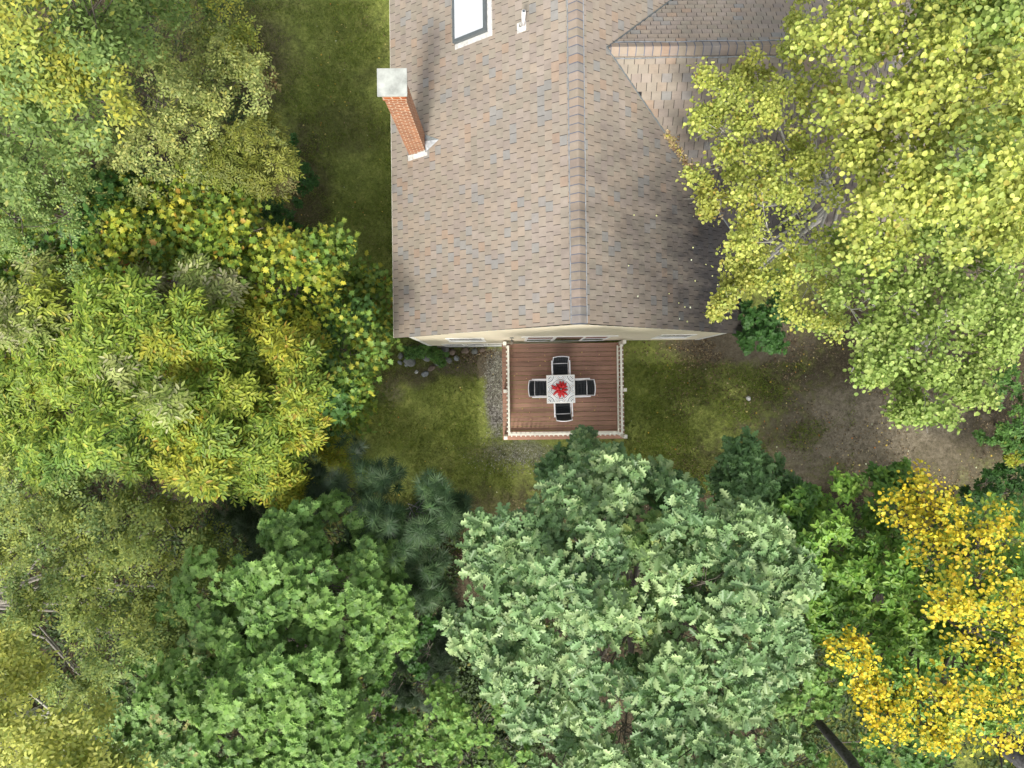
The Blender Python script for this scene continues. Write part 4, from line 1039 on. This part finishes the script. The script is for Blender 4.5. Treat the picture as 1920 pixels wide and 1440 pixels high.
tree('ash_tree', 'big yellow green ash with feathered leaves over the middle left', 'tree', 'ash', 11.0,
     [(80, 570, 60, 'ashpale'), (170, 600, 75), (60, 660, 85, 'ashpale'), (-50, 650, 110), (160, 700, 80, 'ash'), (230, 610, 60), (250, 560, 34, 'ashpale'), (390, 540, 42, 'ashpale'), (380, 600, 50, 'ash'), (300, 630, 46, 'ashyellow'), (230, 660, 40),
      (480, 640, 70, 'ashyellow'), (540, 620, 32, 'ashyellow'), (470, 710, 70, 'ash'), (560, 660, 30, 'ashyellow'), (340, 740, 66), (250, 770, 80, 'ashpale'), (140, 790, 80), (40, 770, 90, 'ash'), (-60, 780, 100), (420, 790, 72, 'ash'), (350, 672, 24, 'ashyellow'),
      (540, 720, 50, 'ashyellow'), (560, 790, 24, 'ashyellow'), (480, 850, 60), (530, 870, 42, 'ashyellow'), (545, 925, 20, 'ashyellow'), (510, 800, 40, 'ashyellow'), (330, 840, 50, 'ashyellow'), (230, 850, 50, 'ashgreen'), (110, 860, 50, 'ashgreen'), (390, 870, 36, 'ashyellow')],
     'ash', D1=16.8, dome=2.2, size_k=.82, cover_k=1.0)
tree('ash_sapling', 'thin orange leaved sapling in the gap below the maple', 'tree', 'ash', 20, [(610, 835, 22, 'ashyellow'), (640, 850, 14, 'ashyellow')], 'ashyellow', dome=.3, size_k=.7, cover_k=.7, tr=.05)
tree('birch_tree', 'thin crowned tree with tiny yellowish leaves and bare grey limbs at the left edge', 'tree', 'birchfine', 14.0,
     [(60, 920, 80), (170, 930, 70), (280, 940, 80), (370, 960, 60), (400, 1040, 46), (310, 1020, 80), (200, 1030, 80), (90, 1020, 80), (-40, 960, 110), (260, 1110, 70), (150, 1120, 50), (360, 1100, 60), (60, 1130, 50), (230, 1200, 60), (140, 1250, 70), (40, 1240, 50), (200, 1320, 60), (-60, 1120, 90), (320, 1170, 50)],
     'birchfine', bark=M_greybark, D1=17.5, dome=2.0, size_k=1.1, cover_k=1.55, branch_r=.016, trunk=tuple(at(-60, 1130, 0).xy))
tree('birch_tree', 'bright yellow green fine leaved tree filling the bottom left corner', 'tree', 'birchfine', 9.0,
     [(40, 1340, 80, 'birchbright'), (130, 1400, 80, 'birchbright'), (-60, 1400, 120, 'birchbright'), (60, 1440, 100, 'birchbright'), (20, 1270, 50, 'birchbright'), (160, 1500, 100, 'birchbright'), (200, 1420, 40, 'birchfine')],
     'birchbright', bark=M_palebark, D1=12.5, dome=1.5, size_k=1.0, cover_k=1.8)
tree('maple_tree', 'rounded fresh green maple at the bottom, left of the pine gap', 'tree', 'maple', 12.6,
     [(410, 1120, 56), (520, 1080, 70), (560, 1010, 50), (640, 1010, 62), (690, 990, 30), (700, 1070, 60), (740, 1150, 46), (620, 1100, 80), (520, 1170, 90), (400, 1200, 74, 'maplepale'), (640, 1190, 80), (720, 1210, 40), (560, 1260, 90), (660, 1270, 46), (440, 1290, 90), (320, 1270, 66, 'maplepale'), (260, 1330, 56, 'maplepale'),
      (340, 1370, 76, 'maplepale'), (460, 1390, 90), (590, 1350, 80), (290, 1430, 76, 'maplepale'), (400, 1480, 90), (560, 1460, 90), (650, 1350, 40), (520, 990, 26)],
     'maple', D1=16.0, dome=2.6)
for lb, pal_, D_, lo in (('dark pine standing in the gap between the birch and the maple', 'pinedark', 21.0, [(470, 950, 56), (540, 930, 50), (450, 1010, 46), (600, 920, 46), (500, 980, 50)]),
                         ('blue green pine with long needle sprays right of the round maple', 'pine', 17.6, [(700, 940, 60), (770, 960, 60), (740, 1020, 62), (810, 1000, 50), (760, 1080, 50), (640, 900, 50, 'pinedark'), (830, 950, 34), (790, 1100, 34)]),
                         ('small dark pine deep in the gap beside the oak', 'pinedark', 21.5, [(830, 1190, 36), (800, 1240, 44), (860, 1140, 30), (780, 1290, 34)])):
    tree('pine_tree', lb, 'tree', 'pine', D_, lo, pal_, dome=1.2, bark=M_darkbark)
tree('oak_tree', 'large grey green oak with lobed leaves in the bottom middle reaching over the deck rail', 'tree', 'oak', 12.8,
     [(1088, 828, 15, 'oak', 17.0), (1040, 872, 30, 'oakdark', 16.6), (1105, 856, 24, 'oak', 16.4), (1135, 878, 30, None, 15.6), (1060, 900, 36), (1110, 910, 44), (1165, 905, 38), (1230, 915, 30, 'oakdark'), (1275, 935, 30, 'oakdark', 15.5), (1200, 985, 66), (1040, 960, 50), (940, 1010, 56), (1010, 1040, 66), (1100, 1010, 60), (930, 1080, 44), (1000, 1110, 76),
      (890, 1185, 36), (950, 1170, 50), (1110, 1090, 76), (1300, 990, 66), (1230, 1060, 80, 'oakyoung'), (1380, 1010, 60), (1330, 1090, 80), (1430, 1070, 56), (1470, 1120, 36), (1080, 1180, 80), (1170, 1160, 80, 'oakyoung'), (930, 1250, 52), (1010, 1260, 70),
      (1280, 1190, 90), (1400, 1180, 70), (1130, 1270, 90), (1240, 1290, 90), (1060, 1350, 76), (1370, 1290, 84), (1170, 1390, 90), (1300, 1390, 90), (1420, 1380, 60), (1060, 1440, 66), (1220, 1480, 100), (1440, 1250, 50), (1480, 1190, 32)],
     'oak', D1=14.0, cover_k=.72, rough=1.5, dome=2.4, tr=.2)
tree('oak_tree', 'small deep green oak sapling between the bare yard and the large oak', 'tree', 'oak', 18.2,
     [(1385, 862, 26), (1400, 895, 36), (1372, 930, 36), (1450, 915, 34), (1410, 940, 44)], 'oakdark', dome=.8, tr=.08, size_k=1.0)
tree('beech_tree', 'glossy green broad leaved tree between the oak and the golden birch', 'tree', 'beech', 15.0,
     [(1500, 950, 36, 'under'), (1570, 960, 50), (1640, 960, 46), (1480, 1010, 44, 'under'), (1560, 1030, 56), (1640, 1040, 60), (1700, 1090, 50), (1560, 1090, 50), (1620, 1130, 70), (1700, 1170, 70), (1610, 1210, 62), (1690, 1250, 60), (1760, 1180, 46), (1740, 1040, 44), (1680, 900, 30, 'under'), (1760, 1260, 40), (1520, 1140, 40, 'under')],
     'beech', D1=17.5, dome=1.6, size_k=.95)
tree('birch_tree', 'golden yellow birch on the right below the bare yard', 'tree', 'yellow', 12.2,
     [(1720, 930, 36), (1690, 960, 34), (1770, 960, 50), (1840, 1010, 60), (1890, 1050, 60), (1760, 1040, 50), (1830, 1090, 62), (1900, 1140, 70), (1840, 1180, 70), (1780, 1130, 34), (1900, 1240, 80), (1820, 1260, 66), (1870, 1330, 60), (1780, 1310, 46), (1720, 1330, 46), (1670, 1290, 42), (1590, 1220, 30), (1620, 1270, 36), (1660, 1350, 36), (1760, 1370, 36), (1980, 1180, 120), (1970, 1060, 80)],
     'yellow', D1=14.8, dome=1.5, cover_k=1.0)
tree('beech_tree', 'bright green tree growing up among the golden birch at the right edge', 'tree', 'beech', 14.0,
     [(1800, 980, 60), (1860, 1080, 70), (1800, 1140, 60), (1900, 1000, 50), (1880, 1180, 70), (1840, 1240, 60), (1750, 1000, 50), (1920, 1280, 70), (1760, 1320, 50), (1660, 1300, 50), (1840, 1330, 40)], 'beech', D1=15.4, dome=1.2, size_k=.8)
tree('aspen_tree', 'small leaved yellow green aspen leaning over the right roof slope', 'tree', 'aspensmall', 13.6,
     [(1340, 170, 40), (1310, 230, 34), (1350, 240, 46), (1420, 130, 34, 'aspengold'), (1400, 200, 46), (1460, 190, 40), (1350, 310, 52), (1420, 280, 56), (1480, 270, 56), (1530, 200, 60, 'aspen'), (1340, 370, 34, 'aspengold'), (1400, 370, 60), (1470, 350, 60), (1440, 440, 66, 'aspengold'), (1410, 470, 46), (1392, 535, 30, 'aspengold'), (1345, 580, 10, 'aspengold'), (1362, 562, 10, 'aspengold'),
      (1460, 520, 60), (1520, 440, 66), (1540, 340, 60), (1530, 560, 50), (1500, 90, 40), (1510, 20, 40), (1560, 600, 30, 'aspengreen'), (1590, 280, 60)],
     'aspen', bark=M_palebark, D1=15.0, cover_k=.78, dome=1.6, trunk=tuple(at(1560, 420, 2.6).xy))
tree('aspen_tree', 'tall large leaved yellow green aspen filling the upper right corner', 'tree', 'aspen', 9.4,
     [(1600, 60, 80), (1700, 40, 100), (1820, 60, 100, 'aspengreen'), (1920, 60, 110, 'aspengreen'), (1660, 150, 90), (1760, 160, 90), (1860, 180, 90), (1620, 240, 56, 'aspengold'), (1720, 260, 80, 'aspengold'), (1820, 290, 90, 'aspengreen'), (1930, 300, 100), (1680, 350, 70), (1780, 380, 80), (1880, 400, 80), (1960, 450, 90), (1620, 330, 50), (1750, -60, 110), (1620, -60, 100), (1900, -60, 110), (1650, 420, 60)],
     'aspen', bark=M_palebark, size_k=.86, cover_k=1.15, D1=11.2, dome=1.8)
tree('aspen_tree', 'green tinged aspen with white forked limbs hanging over the bare yard', 'tree', 'aspen', 11.6,
     [(1580, 500, 60), (1660, 490, 70), (1750, 480, 76), (1840, 490, 76), (1910, 500, 60), (1610, 580, 60), (1700, 570, 76), (1800, 580, 76), (1650, 650, 52), (1730, 660, 66), (1820, 660, 60), (1700, 720, 44), (1760, 740, 42), (1820, 740, 34), (1700, 765, 20), (1630, 690, 24), (1870, 580, 50, 'aspengreen'), (1860, 640, 34), (1960, 560, 60)],
     'aspengreen', bark=M_palebark, D1=12.8, dome=1.6, size_k=.85)
tree('maple_sapling', 'dark green maple sapling against the right corner of the house', 'tree', 'undermaple', 21.2,
     [(1430, 590, 36), (1420, 630, 34), (1450, 640, 30), (1470, 600, 30), (1400, 610, 22), (1440, 560, 40)], 'dark', dome=.5, tr=.05, cover_k=1.2)
tree('shrub', 'green shrub with yellow lower branches at the right edge of the yard', 'shrub', 'under', 20.5,
     [(1890, 770, 40), (1910, 720, 40), (1940, 800, 60), (1880, 820, 26), (1905, 835, 26, 'olive'), (1905, 850, 22, 'ashyellow')], 'under', dome=.6, tr=.05)
tree('shrub', 'dull green shrub behind the golden birch', 'shrub', 'under', 21.0,
     [(1860, 910, 40), (1830, 930, 30), (1900, 940, 50), (1900, 890, 30), (1950, 930, 60)], 'dark', dome=.5, tr=.05)
for lb, pal_, D_, lo in (('mid green maple sapling low at the bottom, right of the round maple', 'under', 19.0, [(690, 1330, 60), (740, 1280, 40), (660, 1400, 60), (740, 1380, 50)]),
                         ('bright green maple sapling beside the oak near the bottom edge', 'underpale', 18.4, [(850, 1300, 44), (830, 1360, 50), (900, 1350, 50), (950, 1320, 40), (880, 1420, 56), (960, 1400, 40), (800, 1420, 50)]),
                         ('dark green sapling in the shaded gap right of the round maple', 'dark', 20.0, [(760, 1180, 40), (790, 1170, 26), (800, 1220, 30)])):
    tree('maple_sapling', lb, 'tree', 'undermaple', D_, lo, pal_, dome=.8, tr=.05)
tree('maple_sapling', 'pale green sapling right of the oak below the glossy tree', 'tree', 'undermaple', 18.0,
     [(1490, 1290, 36), (1540, 1270, 36), (1530, 1320, 36), (1480, 1340, 30, 'oakyoung')], 'underpale', dome=.5, tr=.05)
tree('maple_sapling', 'green sapling thicket along the bottom edge between the two dark logs', 'tree', 'undermaple', 19.5,
     [(1650, 1390, 50), (1700, 1400, 50), (1640, 1440, 50), (1740, 1430, 40), (1500, 1430, 40), (1740, 1380, 30), (1690, 1330, 40)], 'under', dome=.6, tr=.05)
# lawn edge bushes on the left
tree('shrub', 'low dark shrub on the lawn edge level with the chimney foot', 'shrub', 'under', 24.4, [(540, 290, 30), (560, 330, 26), (530, 340, 34), (500, 380, 30)], 'dark', dome=.2, tr=.03, cover_k=.7)
tree('shrub', 'low dark bush on the lawn edge above the maple limb', 'shrub', 'under', 24.2, [(545, 400, 28), (520, 420, 34), (560, 440, 24)], 'dark', dome=.2, tr=.03, cover_k=.8)
tree('shrub', 'sparse brownish shrub beside the upper lawn', 'shrub', 'birchfine', 20.5, [(470, 70, 22, 'olive'), (480, 120, 24, 'olive'), (440, 100, 40, 'brown'), (400, 30, 40, 'brown'), (490, 150, 18, 'olive')], 'brown', dome=.3, tr=.04, cover_k=.6, size_k=1.4)
tree('garden_plant', 'leafy green plant at the left corner of the foundation', 'plant', 'under', 25.9, [(770, 655, 13), (785, 652, 13), (797, 658, 12), (806, 654, 9)], 'under', dome=.05, tr=.01, size_k=.8, rzk=.9, cover_k=1.6, cut=lambda p: p[:, 1] > YW-.03)
tree('garden_plant', 'small green plant among the stones right of the angular slab', 'plant', 'under', 26.1, [(818, 672, 9), (830, 670, 9), (826, 680, 7)], 'under', dome=.05, tr=.01, size_k=.7, cover_k=1.6)
# background woods out of the picture to the sides, so the light stays right
# fallen logs
a = at(1536, 1356, 7.0); b = at(1598, 1430, 9.0); c = at(1640, 1520, 11)
log([c, b.lerp(c, .5), b, a.lerp(b, .5), a], .17, .11, 'dark leaning dead trunk at the bottom edge under the saplings', name='fallen_log')
a = at(1790, 1325, 7.5); b = at(1860, 1375, 8.5); c = at(1960, 1450, 10)
log([c, b.lerp(c, .5), b, a.lerp(b, .5), a], .32, .2, 'thick dark dead trunk in the bottom right corner below the golden birch', name='fallen_log')
print('LEAVES', TOTAL[0])
